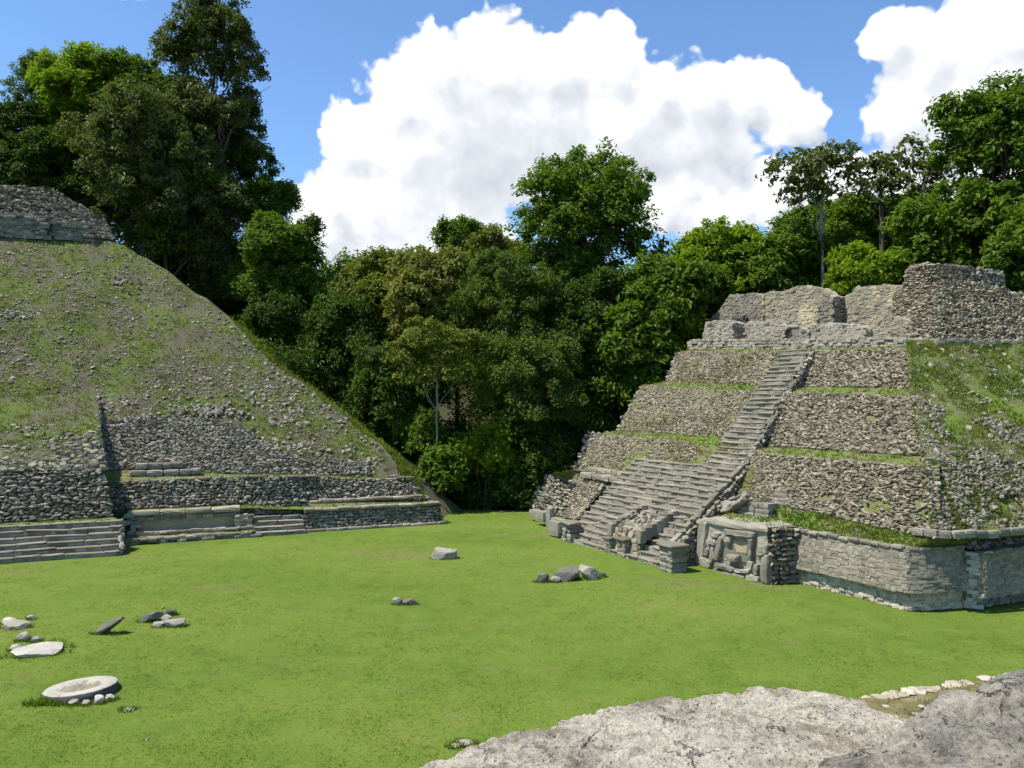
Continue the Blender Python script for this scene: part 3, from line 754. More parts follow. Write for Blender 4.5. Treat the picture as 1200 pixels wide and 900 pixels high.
# summit masonry of the mound
S0 = [(-140, 272), (0, 274), (58, 275), (90, 276), (132, 281)]; S1 = [(-140, 214), (0, 218), (58, 221), (92, 240), (122, 262)]
dS = LF.td(LF.plane(60, 275, KL))[1]
sb = [LF.pix(x, y, dS) for x, y in S0]; stp = [LF.pix(x, y, dS + 2.6) for x, y in S1]
wall(LF, sb, stp, 'summit_wall', M['rubble'], pyr, LF.w(-15, dS + 30, 0), .42, .19, .4, .2, out=.1)
bk = [q + LF.m * 6 - np.array([0, 0, 2.0]) for q in stp]
ledge(stp, bk, pyr, LF.w(-15, dS + 30, 0), 0, name='summit_top', mat=M['slope'])
e0 = [stp[-1], sb[-1]]; e1 = [bk[-1], sb[-1] + LF.m * 7 - np.array([0, 0, 1.0])]
wall(LF, [sb[-1], sb[-1] + LF.m * 4], [stp[-1], stp[-1] + LF.m * 4], 'summit_wall', M['rubble'], pyr, LF.w(-15, dS + 3, 18), .5, .3, .4)
pt0 = LF.td(LF.pix(-140, 275, dS))[0]; pt1 = LF.td(LF.pix(57, 275, dS))[0]
courses('summit_facing', LF, pt0, pt1, LF.pix(30, 277, dS - .5)[2] - .2, LF.pix(30, 252, dS - .5)[2], dS - .5, pyr, M['masonry'], .5, .2, .5, out=-.03)
courses('summit_facing', LF, pt1 + .15, LF.td(LF.pix(106, 276, dS))[0], LF.pix(80, 279, dS - .3)[2] - .2, LF.pix(80, 260, dS - .3)[2], dS - .3, pyr, M['rubble'], .6, .28, .5, out=-.03)

# ------------------------------------------------------------------ right pyramid (stepped, stair, stucco mask, ruined summit rooms)
o_ = G(720, 648.5); RF = Frame((o_[0], o_[1]), (0.46, -0.888)); KR = 0.805
rc = RF.w(3, 24, -6)
rp = thing('stepped_pyramid', 'stepped stone pyramid with central stairway and ruined summit rooms', 'pyramid', RF.w(0, 0, 0))
EXT = np.array([0.97, 0.243, 0])


def RPl(pts, c): return [RF.plane(x, y, KR, c) for x, y in pts]


def ext(poly, n_=14.0): return poly + [poly[-1] + EXT * n_]


# tier lines (pixel, proud offset)
A_b = RPl([(668, 566), (705, 575), (760, 580), (840, 590), (905, 590), (960, 602), (1010, 614), (1062, 626), (1104, 629)], -.55)
B_t = RPl([(698, 510), (720, 510), (770, 515), (845, 521), (900, 532), (960, 537), (1020, 542), (1062, 545), (1100, 547)], .55)
B_b = RPl([(722, 505), (740, 505), (785, 508), (845, 514), (905, 524), (960, 527), (1020, 531), (1062, 534), (1108, 536)], -.35)
C_t = RPl([(751, 452), (766, 452), (800, 454), (850, 456), (900, 460), (940, 461), (1000, 462), (1045, 464), (1082, 466)], .55)
C_b = RPl([(780, 447), (790, 447), (815, 448), (855, 450), (905, 453), (942, 453), (1000, 454), (1040, 455), (1092, 457)], -.3)
D_t = RPl([(794, 413), (806, 412), (830, 412), (870, 413), (905, 414), (950, 411), (1000, 410), (1050, 409), (1075, 409)], .35)
D_b = RPl([(808, 409), (818, 409), (840, 409), (880, 409), (915, 409), (950, 408), (1000, 407), (1050, 406), (1092, 406)], -.1)
for (b_, t_, w_, nm) in ((A_b, B_t, .21, 'rubble_warm'), (B_b, C_t, .21, 'rubble_warm'), (C_b, D_t, .22, 'rubble_warm')):
    k0 = 4
    wall(RF, b_[:k0 + 1], t_[:k0 + 1], 'terrace_wall', M[nm], rp, rc, w_, .125, .16, .4, out=-.03, patchmat=M['ledge'], mask=lambda p: fbm(p * .55, 3, 41) < np.where(to_px(p)[0] - 700 > (520 - to_px(p)[1]) * 1.1 + 60, .0, .35) + .25 * rng.random(len(p)))
    wall(RF, b_[k0:], t_[k0:], 'terrace_wall', M[nm], rp, rc, w_ * 1.1, .125, .18, .26, out=.02, patchmat=M['ledge'], mask=lambda p: fbm(p * .8, 3, 43) < .3 + .3 * rng.random(len(p)))
    for end, s_ in ((0, -1), (-1, 1)):
        if s_ == -1:
            q = [b_[0], b_[0] + RF.m * 10]; r_ = [t_[0], t_[0] + RF.m * 9]
            wall(RF, q, r_, 'terrace_wall', M['rubble'], rp, rc, .4, .25, .3)
for lo, hi, cnt in ((B_t, B_b, 700), (C_t, C_b, 600), (D_t, D_b, 300)):
    ledge(lo, hi, rp, rc, cnt)
# turf and tumbled stone on the left halves of the terraces
b = Acc(); b2 = Acc()
for (b_, t_) in ((A_b, B_t), (B_b, C_t), (C_b, D_t)):
    st = Strip(b_[1:5], t_[1:5], rc)
    strip_tufts(b, st, 1500, .06, .2, mask=lambda p: fbm(p * .5, 3, 8) + .0 > .05 + .15 * rng.random(len(p)), w=.05, blades=5, spread=.14)
    st = Strip(b_[4:], t_[4:], rc); strip_tufts(b, st, 700, .05, .16, mask=lambda p: fbm(p * .6, 3, 8) > .18 + .2 * rng.random(len(p)), w=.05, blades=5, spread=.14)
b.build('grass_tufts', L['drygrass'], rp, kind='stuff')

# collapsed corner: turf slope with stones
lowc = [A_b[-2], A_b[-1]]; cb = ext([A_b[-1]], 13); ct = ext([D_b[-1]], 13)
mid = [(B_t[-1] + B_b[-1]) / 2, (C_t[-1] + C_b[-1]) / 2]
prof = [A_b[-1] - EXT * .4 + np.array([0, 0, -.1]), mid[0] - EXT * .9, mid[1] - EXT * .9, D_b[-1] - EXT * 1.6 + np.array([0, 0, .25])]
for i in range(3):
    st = Strip([prof[i], prof[i] + EXT * 15], [prof[i + 1], prof[i + 1] + EXT * 15], rc); a = Acc(); st.patch(a, .3, .3, 0, freq=.8); o = a.build('collapsed_corner', M['ledge'], rp, smooth=True)
    b = Acc(); strip_tufts(b, st, 4200, .06, .2, mask=lambda p: fbm(p * .5, 3, 4) > -.15 - .2 * i - .2 * rng.random(len(p)), w=.06, blades=5, spread=.14); b.build('grass_tufts', L['grass'], o, kind='stuff')
    b = Acc(); strip_tufts(b, st, 1000, .06, .18, mask=lambda p: fbm(p * .6, 3, 19) > .0 - .2 * rng.random(len(p)), w=.07, blades=5, spread=.14, lean=.9); b.build('dry_grass_tufts', L['drygrass'], o, kind='stuff')
    b = Acc(); thr = (-.2, .08, .42)[i]; lay(b, st, .2, .13, .18, mask=lambda p: fbm(p * .5, 3, 64) - .35 * (p[:, 0] - prof[i][0] < 1.5) > thr - .1 + .25 * rng.random(len(p)) - .9 * (p[:, 0] - prof[i][0] < 1.2) * (i < 2), tilt=.5, out=.05); scatter(b, st, 350, .06, .22); b.build('loose_rubble', M['rubble'], o, kind='stuff')

# ledge above the base wall, base wall itself
wl = lambda px, py, d: RF.pix(px, py, d)
dW = RF.td(G(990, 698))[1]
g0, g1 = G(915, 679), G(1046, 712); cpts = [g0, G(960, 690), G(1010, 702), g1, G(1064, 716), G(1085, 716), G(1132, 712)]


def lift(poly, z, off=0.0): return [np.array([q[0], q[1], z]) for q in poly]


def offset(poly, dist):
    r = []
    for i, q in enumerate(poly):
        a_ = poly[max(0, i - 1)]; b_ = poly[min(len(poly) - 1, i + 1)]; tn = unit((b_ - a_) * np.array([1, 1, 0])); nn = np.array([tn[1], -tn[0], 0]); r.append(q + nn * dist)
    return r


zW = RF.pix(990, 632, dW)[2]; zM = RF.pix(990, 678, dW)[2]
foot = offset(cpts, -.08)
wall(RF, lift(foot, 0), lift(offset(cpts, -.14), zM + .05), 'wall_footing', M['footing'], rp, rc, .24, .13, .16, .08, BLOCKS, out=-.02, jit=.1)
wall(RF, lift(offset(cpts, .2), zM), lift(offset(cpts, -.1), zW), 'base_wall', M['facing'], rp, rc, .24, .12, .075, .03, BLOCKS, out=-.01, jit=.06)
a = Acc()
def cap_row(acc, poly, z, wdt=.5, hh=.14):
    pp = resample(np.array(lift(poly, z)), int(np.sum(np.linalg.norm(np.diff(np.array(poly), axis=0), axis=1)) / .5) + 1)
    for p0, p1 in zip(pp[:-1], pp[1:]):
        X = unit(p1 - p0)[None]; Y = np.cross([0, 0, 1.0], X); put(acc, BLOCKS, [(p0 + p1) / 2 + [0, 0, rng.normal(0, .02)]], X, Y, np.array([[0, 0, 1.0]]), np.array([[np.linalg.norm(p1 - p0) / 2, wdt / 2 * rng.uniform(.8, 1.2), hh / 2]]))
cap_row(a, offset(cpts, -.2), zW + .03); a.build('wall_coping', M['masonry'], rp)
# second section right of the corner
c2 = [G(1132, 712), G(1150, 714) + np.array([0.05, -.05, 0]), G(1200, 707), G(1200, 707) + EXT * 9]
c2[0] = c2[1] + np.array([-.55, .35, 0])
zq = P(1165, 648, c2[1][1])[2]; zr = P(1170, 701, c2[1][1] - .1)[2]
wall(RF, lift(offset(c2, -.35), 0), lift(offset(c2, -.35), zr + .03), 'wall_footing', M['masonry'], rp, rc, .26, .13, .2, .08, BLOCKS, out=-.02, jit=.1)
wall(RF, lift(offset(c2, .1), zr), lift(offset(c2, 0), zq), 'base_wall', M['facing'], rp, rc, .22, .11, .08, .03, BLOCKS, out=-.01, jit=.06)
a = Acc(); cap_row(a, offset(c2[1:], -.1), zq + .04, .55, .1); a.build('wall_coping', M['masonry'], rp)
a = Acc(); pil = c2[1] + np.array([-.22, .1, 0])
st = Strip([pil + np.array([-.25, .16, 0]), pil + np.array([.22, -.02, 0])], [pil + np.array([-.25, .16, zq]), pil + np.array([.22, -.02, zq])], rc); lay(a, st, .3, .14, .3, protos=BLOCKS, tilt=.04, jit=.05); a.build('corner_pier', M['white_stone'], rp)
up2 = offset(c2, -.5); zu = P(1180, 632, up2[2][1])[2]
wall(RF, lift(up2, zq), lift(offset(up2, -.2), zu), 'rubble_wall', M['rubble'], rp, rc, .32, .17, .25, .2)
top1 = lift(offset(cpts, -.25), zW + .02); Ab2 = [A_b[4], A_b[5], A_b[6], A_b[7], A_b[8], A_b[8] + np.array([.3, .1, 0]), A_b[8] + EXT * 1.6]
ledge(top1, Ab2, rp, rc, 1100, h=(.06, .2))
lo2 = lift(offset(up2, -.25), zu); ledge(lo2, [A_b[8] + EXT * 1.0, A_b[8] + EXT * 1.8, A_b[8] + EXT * 5, A_b[8] + EXT * 14], rp, rc, 500)
a = Acc(); cap_row(a, [A_b[7] + np.array([.1, -.35, 0]), A_b[8] + np.array([0, -.3, 0]), A_b[8] + EXT * 6 + np.array([0, -.3, 0])], A_b[8][2] + .12, .3, .28); a.build('low_kerb', M['masonry'], rp)
# small masonry stubs on the ledge
for (x0, x1, yb, yt, dd) in ((898, 922, 604, 573, 4.3), (944, 974, 609, 595, 4.4), (860, 900, 598, 588, 3.6)):
    q0 = RF.pix(x0, yb, dd); q1 = RF.pix(x1, yb, dd); z1_ = RF.pix((x0 + x1) / 2, yt, dd)[2]; a = Acc()
    t0_, t1_ = RF.td(q0)[0], RF.td(q1)[0]; zz_ = min(q0[2], q1[2]) - .2; kk = max(1, int((z1_ - zz_) / .2))
    for i in range(kk): step_row(a, RF, t0_ + .05 * i, t1_ - .05 * i, dd + .05 * i, zz_ + (z1_ - zz_) * (i + 1) / kk, (z1_ - zz_) / kk + .03, .7, .3, .6)
    a.build('masonry_stub', M['masonry'], rp)

# left flank of the foot
F0 = [G(618, 598), G(640, 602), G(664, 606)]; dF = [RF.td(q)[1] for q in F0]
F1 = [RF.pix(641, 556, dF[0] + 1.2), RF.pix(664, 560, dF[1] + 1.0), RF.pix(690, 571, dF[2] + 1.0)]
wall(RF, F0, F1, 'flank_wall', M['rubble'], rp, rc, .4, .25, .35, .3)
F2 = [RF.plane(668, 552, KR, 0), RF.plane(690, 552, KR, 0), RF.plane(712, 566, KR, 0)]
ledge(F1, F2, rp, rc, 160)
F3 = [RF.pix(682, 542, RF.td(F2[0])[1] + .2), RF.pix(700, 540, RF.td(F2[1])[1] + .2), RF.pix(716, 550, RF.td(F2[2])[1] + .2)]
Bk = [F0[0] + RF.m * 10, F0[0]]; wall(RF, Bk, [F1[0] + RF.m * 9, F1[0]], 'flank_wall', M['rubble'], rp, rc, .4, .25, .35, .3)
H0 = [RF.pix(668, 558, 6.2), RF.pix(706, 552, 6.2)]; H1 = [RF.pix(690, 507, 7.6), RF.pix(719, 508, 7.6)]
wall(RF, H0, H1, 'flank_wall', M['rubble'], rp, rc, .4, .25, .4, .3)
# plaster batter beside the stair
Pq = [RF.pix(660, 607, .9), RF.pix(676, 610, .9)]; Pt = [RF.pix(676, 566, 2.6), RF.pix(706, 573, 2.6)]
wall(RF, Pq, Pt, 'stair_batter', M['rubble_warm'], rp, rc, .22, .12, .1, .15, patchmat=M['earth'])
# low carved blocks at the far left of the foot
for (x, y, d_, w_, h_, dp) in ((645, 612, .1, .5, 1.4, .4), (652, 622, -.1, 1.3, .9, .5), (655, 614, .2, 1.4, .5, .5), (636, 607, 1.4, 1.2, .7, .6), (628, 603, 2.0, 1.0, .5, .6)):
    a = Acc(); q = RF.pix(x, y, d_); put(a, BLOCKS, [q + np.array([0, 0, h_ * .15])], RF.u[None], RF.m[None], np.array([[0, 0, 1.0]]), np.array([[w_ / 2, dp / 2, h_ / 2]])); a.build('carved_block', M['masonry'], rp)

# --- stairs
tL0 = tdz(RF, G(663, 631)); tR0 = tdz(RF, G(778, 665)); dS0 = 0.0
zTop = 4.5; dTop = zTop / KR
flight('stairway', RF, (-4.8, -.3, 0), (4.1, -.3, 0), (-5.1, 5.25, zTop), (3.7, 5.25, zTop), 17, rp, M['step'])
a = Acc(); wing = None
o = None
for i, (tl, tr) in enumerate(((-9.6, -5.2), (-9.3, -5.2))):
    dd = 3.9 + i * .45; a = Acc(); step_row(a, RF, tl, tr, dd, 3.35 + i * .34, .36, .6); 
    if o is None: o = a.build('side_steps', M['step'], rp)
    else: a.build('step', M['step'], o)
zT2 = 11.05; 
flight('stairway', RF, (1.2, 5.25, zTop), (3.8, 5.25, zTop), (-.6, 12.75, zT2), (1.55, 12.75, zT2), 25, rp, M['step'])


def side_wall(p_low, p_high, name, mat, outward, thick=.0, drop=True, w=.3, h=.2):
    """masonry cheek below an inclined edge"""
    lowp = [np.array([q[0], q[1], z]) for q, z in zip((p_low, p_high), (p_low[2] - .6, max(0, p_high[2] - 1.6)))]
    lowp[0][2] = max(-.05, lowp[0][2])
    return wall(RF, lowp, [p_low, p_high], name, mat, rp, (p_low + p_high) / 2 - outward * 5, w, h, .25, .12, out=0)


def balustrade(t0, d0, z0, t1, d1, z1, n_, name, width=.34, mat='rubble'):
    a = Acc()
    for i in range(n_):
        f = (i + .5) / n_; p = RF.w(t0 + (t1 - t0) * f, d0 + (d1 - d0) * f, z0 + (z1 - z0) * f)
        put(a, BLOCKS if rng.random() < .6 else FINE_ROCKS, [p + np.array([0, 0, -.05 + rng.normal(0, .04)])], RF.u[None], unit(RF.m + np.array([0, 0, (z1 - z0) / (d1 - d0)]))[None], unit(-RF.m * (z1 - z0) / (d1 - d0) + np.array([0, 0, 1.0]))[None], np.array([[width / 2, (math.hypot(d1 - d0, z1 - z0) / n_) / 2 * 1.05, .15]]))
    return a.build(name, M[mat], rp)


balustrade(-5.15, -.05, .35, -5.75, 3.2, 2.9, 11, 'balustrade')
balustrade(4.25, .1, .9, 3.75, dTop + .2, zTop + .45, 18, 'balustrade')
lo = [RF.w(4.5, .15, -.05), RF.w(4.3, 2.6, -.05), RF.w(3.98, dTop + .2, zTop - 2.2)]; hi = [RF.w(4.48, .15, .85), RF.w(4.25, 2.6, 2.6), RF.w(3.95, dTop + .2, zTop + .4)]
wall(RF, lo, hi, 'stair_cheek', M['rubble_warm'], rp, RF.w(-6, 3, 1), .3, .19, .25, .15)
lo = [RF.w(3.98, 5.25, zTop - 1.2), RF.w(1.72, 12.75, zT2 - 1.4)]; hi = [RF.w(3.95, 5.25, zTop + .25), RF.w(1.7, 12.75, zT2 - .05)]
wall(RF, lo, hi, 'stair_cheek', M['rubble'], rp, RF.w(-6, 8, 6), .3, .2, .25, .15)
# curved low wall by the stair cheek
lo = [RF.pix(x, y, 3.3 + .1 * i_) for i_, (x, y) in enumerate(((838, 602), (852, 600), (866, 594), (876, 586)))]; hi = [RF.pix(x, y, 3.5 + .1 * i_) for i_, (x, y) in enumerate(((838, 590), (852, 587), (866, 582), (876, 576)))]
wall(RF, lo, hi, 'low_wall', M['masonry'], rp, rc, .3, .16, .3, .1, BLOCKS)


def pier(x, y, d_, hgt, wd, name='pier', mat='masonry'):
    q = RF.pix(x, y, d_); a = Acc(); n_ = max(3, int(hgt / .22)); z0 = max(0, q[2] - .05) if d_ > .5 else 0
    for i in range(n_):
        step_row(a, RF, RF.td(q)[0] - wd / 2, RF.td(q)[0] + wd / 2, d_, z0 + hgt * (i + 1) / n_, hgt / n_ + .01, wd * 1.0, wd * .45, wd * .7)
    step_row(a, RF, RF.td(q)[0] - wd * .62, RF.td(q)[0] + wd * .62, d_ - wd * .12, z0 + hgt + .13, .15, wd * 1.2, wd, wd * 1.3); return a.build(name, M[mat], rp)


pier(663, 631, -.55, 1.05, .85); pier(779, 666, -.75, 1.25, .95)
# small altar block in the lower flight with two little piers
qa = RF.w(-.7, 0, 0); a = Acc()
t_a = RF.td(RF.pix(712, 640, -.25))[0]; t_b = RF.td(RF.pix(731, 646, -.25))[0]
pier(711, 640, -.35, .75, .6, 'small_pier', 'rubble'); pier(727, 646, -.4, .85, .75, 'small_pier', 'rubble')
ta, tb_ = t_a - .1, t_b + 1.0
lo = [RF.w(ta, .0, 0), RF.w(tb_, .0, 0)]; hi = [RF.w(ta, .3, 1.35), RF.w(tb_, .3, 1.35)]
wall(RF, lo, hi, 'altar_block', M['rubble_warm'], rp, rc, .3, .2, .25, .05, BLOCKS)
st = Strip(hi, [RF.w(ta, 2.2, 2.1), RF.w(tb_, 2.2, 2.1)], rc); a = Acc(); st.patch(a, .25, .12, 0); lay(a, st, .34, .3, .3, .7, tilt=.5); a.build('altar_top', [M['rubble']], rp)
for tt in (ta, tb_):
    a = Acc()
    for i in range(7):
        f = i / 6; put(a, BLOCKS, [RF.w(tt, .1 + 2.0 * f, 1.2 + .85 * f)], RF.u[None], RF.m[None], np.array([[0, 0, 1.0]]), np.array([[.22, .2, .34]]))
    a.build('altar_cheek', M['rubble'], rp)

def erode(o, cuts=3, amp=.05, fr=3.0):
    bm = bmesh.new(); bm.from_mesh(o.data); bmesh.ops.remove_doubles(bm, verts=bm.verts[:], dist=.002); bmesh.ops.triangulate(bm, faces=bm.faces[:]); bmesh.ops.subdivide_edges(bm, edges=bm.edges[:], cuts=cuts, use_grid_fill=True)
    bmesh.ops.recalc_face_normals(bm, faces=bm.faces[:]); bmesh.ops.smooth_vert(bm, verts=bm.verts[:], factor=.5, use_axis_x=True, use_axis_y=True, use_axis_z=True); bm.normal_update()
    v = np.array([q.co[:] for q in bm.verts]); d_ = fbm(v * fr, 4, 5, .6) * amp
    for q, e in zip(bm.verts, d_): q.co += q.normal * float(e)
    bm.to_mesh(o.data); bm.free(); o.data.update(); return o


# --- stucco mask panel
dP = RF.td(G(855, 674))[1]


def prism(acc, pts, d0, d1, mi=0):
    f_ = [RF.pix(x, y, d0) for x, y in pts]; tds = [RF.td(q) for q in f_]; b_ = [RF.w(t_, d1, q[2]) for (t_, _), q in zip(tds, f_)]
    n_ = len(pts); fr = np.array(f_); ce = fr.mean(0)
    # bevelled front: inner ring pulled in
    inn = fr + (ce - fr) * .12 - RF.m * .0; ring = fr + RF.m * .05; v = np.concatenate([inn, ring, np.array(b_)])
    for i in range(n_):
        j = (i + 1) % n_; acc.add(v[[i, j, n_ + j, n_ + i]], [[0, 1, 2, 3]], mi); acc.add(v[[n_ + i, n_ + j, 2 * n_ + j, 2 * n_ + i]], [[0, 1, 2, 3]], mi)
    acc.add(inn, [list(range(n_))], mi)


def zp(*pts): return [(600 + x / 4, 500 + y / 4) for x, y in pts]


mask = Acc()
prism(mask, zp((885, 425), (1195, 470), (1195, 745), (845, 652)), dP + .12, dP + 2.2)
mo = erode(mask.build('mask_panel', M['masonry'], rp), 12, .1, 2.5)
REL = [('frame_band', ((880, 428), (915, 436), (885, 655), (846, 648)), -.1), ('upper_band', ((985, 478), (1122, 496), (1118, 522), (985, 506)), -.38), ('upper_band', ((915, 436), (1190, 478), (1190, 498), (915, 456)), -.05),
       ('eye_bar', ((922, 492), (968, 500), (962, 522), (918, 514)), -.2), ('eye_bar', ((908, 526), (958, 536), (952, 558), (902, 548)), -.2), ('ear_block', ((900, 565), (922, 570), (912, 610), (892, 604)), -.22), ('ear_block', ((928, 560), (948, 565), (938, 640), (918, 630)), -.15),
       ('face_rib', ((965, 512), (985, 516), (958, 636), (938, 628)), -.3), ('face_rib', ((1105, 520), (1124, 524), (1116, 632), (1096, 626)), -.3), ('nose_block', ((996, 598), (1050, 606), (1046, 636), (990, 628)), -.5), ('brow_block', ((985, 506), (1020, 510), (1018, 545), (988, 538)), -.3),
       ('jaw_roll', ((948, 636), (1040, 662), (1036, 682), (944, 656)), -.4), ('jaw_roll', ((1040, 664), (1105, 672), (1100, 692), (1036, 684)), -.35), ('lower_lip', ((938, 664), (1086, 700), (1080, 722), (934, 682)), -.3), ('scroll_block', ((1098, 628), (1126, 634), (1120, 664), (1094, 658)), -.3),
       ('scroll_block', ((1140, 570), (1185, 560), (1188, 600), (1146, 610)), -.15), ('scroll_block', ((1128, 640), (1150, 646), (1144, 700), (1124, 694)), -.2), ('frame_band', ((1168, 610), (1196, 600), (1196, 744), (1160, 735)), -.3), ('ear_block', ((880, 612), (930, 625), (925, 668), (872, 655)), -.2), ('scroll_block', ((1095, 690), (1150, 704), (1146, 730), (1090, 716)), -.25)]
for nm, pts, dd in REL:
    a = Acc(); prism(a, zp(*pts), dP + .04 + dd * .58, dP + .2); erode(a.build(nm, M['masonry'], mo), 3, .12, 3.5)
a = Acc(); prism(a, zp((985, 520), (1108, 538), (1098, 640), (958, 622)), dP + .06, dP + .2); a.build('plaster_field', M['masonry'], mo)
a = Acc(); prism(a, zp((1030, 530), (1108, 540), (1100, 598), (1050, 590)), dP + .04, dP + .2); prism(a, zp((990, 524), (1030, 530), (1010, 560), (980, 552)), dP + .045, dP + .2); a.build('plaster_field', M['tan'], mo)
# return wall right of the mask and rubble on top
pr = RF.pix(899, 660, dP); tR = RF.td(pr)[0]; ztp = RF.pix(905, 620, dP)[2]
wall(RF, [RF.w(tR, dP + .1, 0), RF.w(tR + .35, dW + .1, 0)], [RF.w(tR, dP + .1, ztp), RF.w(tR + .35, dW + .1, ztp)], 'mask_return_wall', M['rubble_warm'], rp, RF.w(tR - 6, dP, 1), .3, .2, .25, .15)
tl_ = RF.td(RF.pix(822, 608, dP))[0]; zl_ = RF.pix(822, 608, dP)[2]
ledge([RF.w(tl_, dP + .2, zl_ - .1), RF.w(tR, dP + .2, ztp - .05)], [RF.w(tl_ + .1, dP + 2.6, zl_ + .35), RF.w(tR + .6, dW + .8, zW + .1)], rp, rc, 300)
ledge([RF.w(tl_ + .1, dP + 2.6, zl_ + .3), RF.w(tR + .6, dW + .8, zW + .05)], [RF.w(3.9, 5.0, 3.6), A_b[4]], rp, rc, 400)

# --- summit platform and rooms
dQ = RF.td(D_b[4])[1] + .3
R0p = [q + np.array([0, 0, -.1]) for q in D_b]; R1p = RPl([(817, 397), (826, 397), (846, 397), (884, 397), (917, 397), (950, 397), (1000, 396), (1050, 396), (1094, 398)], .35)
R1p = [np.array([*(b_[:2] + RF.m[:2] * .12), RF.pix(px, py, RF.td(b_)[1] + .12)[2]]) for b_, (px, py) in zip(R0p, [(817, 397), (826, 397), (846, 397), (884, 397), (917, 397), (950, 397), (1000, 396), (1050, 396), (1094, 398)])]
wall(RF, ext(R0p), ext(R1p), 'summit_platform', M['masonry'], rp, rc, .36, .17, .24, .05, BLOCKS, jit=.08)
bk = [q + RF.m * 6 for q in R1p]; st = Strip(ext(R1p), ext(bk), rc - np.array([0, 0, 40])); a = Acc(); st.patch(a, .4, .05, .02); a.build('summit_floor', M['dry'], rp)
bk3 = [q + RF.m * 22 - np.array([0, 0, q[2] + .5]) for q in R1p]; st = Strip(ext(bk), ext(bk3), rc); a = Acc(); st.patch(a, 1.5, .1, .0); a.build('rear_slope', M['floor'], rp)


def room_wall(pts, d_, thick, name, mat, w=.34, h=.16, tan=None):
    """upright ruined wall standing in the plane d_ with an outline given as (px,py)"""
    f_ = [RF.pix(x, y, d_) for x, y in pts]; n_ = len(f_); b_ = [q + RF.m * thick for q in f_]; a = Acc()
    v = np.array([q + RF.m * .06 for q in f_] + b_); a.add(v[:n_], [list(range(n_))], 1); a.add(v[n_:], [list(range(n_))[::-1]], 1)
    for i in range(n_): j = (i + 1) % n_; a.add(v[[i, j, n_ + j, n_ + i]], [[0, 1, 2, 3]], 1)
    tz = [(RF.td(q)[0], q[2]) for q in f_]; t0 = min(x for x, _ in tz); t1 = max(x for x, _ in tz); z0 = min(z for _, z in tz); z1 = max(z for _, z in tz)
    st = Strip([RF.w(t0, d_, z0), RF.w(t1, d_, z0)], [RF.w(t0, d_, z1), RF.w(t1, d_, z1)], rc + np.array([0, 0, 20]))
    lay(a, st, .26, .11, .1, protos=BLOCKS, tilt=.04, jit=.06, mask=lambda p: inpoly(RF.td(p)[0], p[:, 2], tz), out=-.02)
    tops = [i for i in range(n_)]
    for i in range(n_):
        j = (i + 1) % n_; p0, p1 = f_[i], f_[j]
        if abs(RF.td(p1)[0] - RF.td(p0)[0]) > .3 and (p0[2] + p1[2]) / 2 > z0 + .35 * (z1 - z0):
            s2 = Strip([p0, p1], [p0 + RF.m * thick, p1 + RF.m * thick], (p0 + p1) / 2 - np.array([0, 0, 20])); lay(a, s2, w * 1.1, .3, .2, protos=BLOCKS, tilt=.12, out=0)
        if abs(RF.td(p1)[0] - RF.td(p0)[0]) < .3 and abs(p1[2] - p0[2]) > .25:
            s2 = Strip([p0, p0 + RF.m * thick], [p1, p1 + RF.m * thick], (np.mean(f_, 0))); lay(a, s2, w, h, .2, protos=BLOCKS, tilt=.05)
    return a.build(name, [M[mat], M['earth']], rp)


zr = lambda *pts: [(780 + x * .35, 280 + y * .35) for x, y in pts]
d1_ = dQ + 1.0; d2_ = dQ + 3.6
room_wall(zr((125, 340), (228, 340), (228, 285), (215, 278), (135, 280)), d1_, 1.0, 'low_wall', 'pale_masonry')
room_wall(zr((268, 340), (392, 340), (405, 296), (380, 282), (285, 280), (268, 284)), d1_, 1.0, 'low_wall', 'pale_masonry')
room_wall(zr((482, 340), (668, 340), (668, 306), (640, 296), (590, 288), (490, 288), (482, 298)), d1_, 1.0, 'low_wall', 'pale_masonry')
room_wall(zr((392, 336), (484, 336), (484, 310), (392, 308)), d1_ + .3, .8, 'low_wall', 'masonry')
room_wall(zr((150, 330), (345, 330), (338, 190), (270, 184), (268, 192), (215, 192), (175, 250), (158, 258)), d2_, .9, 'room_wall', 'facing')
room_wall(zr((330, 330), (560, 330), (560, 196), (535, 182), (515, 170), (480, 163), (440, 164), (415, 176), (385, 180), (330, 186)), d2_ - .35, .9, 'room_wall', 'masonry_tan')
room_wall(zr((540, 330), (700, 330), (790, 330), (790, 160), (740, 160), (690, 163), (640, 168), (625, 186), (590, 200), (560, 206), (540, 230)), d2_ + .6, .9, 'room_wall', 'masonry_tan')
room_wall(zr((512, 330), (560, 330), (560, 205), (512, 208)), d2_ - .75, .5, 'room_pier', 'facing')
room_wall(zr((640, 338), (840, 338), (840, 280), (800, 268), (720, 268), (690, 300)), d1_ + .5, .9, 'low_wall', 'masonry_tan')
room_wall(zr((225, 335), (272, 335), (272, 262), (225, 262)), d2_ - .12, .2, 'doorway_shade', 'dark_stone')  # dark slab painting in the shade of the open doorway
# big collapsed room heap
NE = np.array([-EXT[1], EXT[0], 0])


def epix(px, py, off):
    v = ray(px, py); e = np.array([0, 0, EYE]); k = ((R1p[-1] - e) @ NE + off) / (v @ NE); return e + v * k


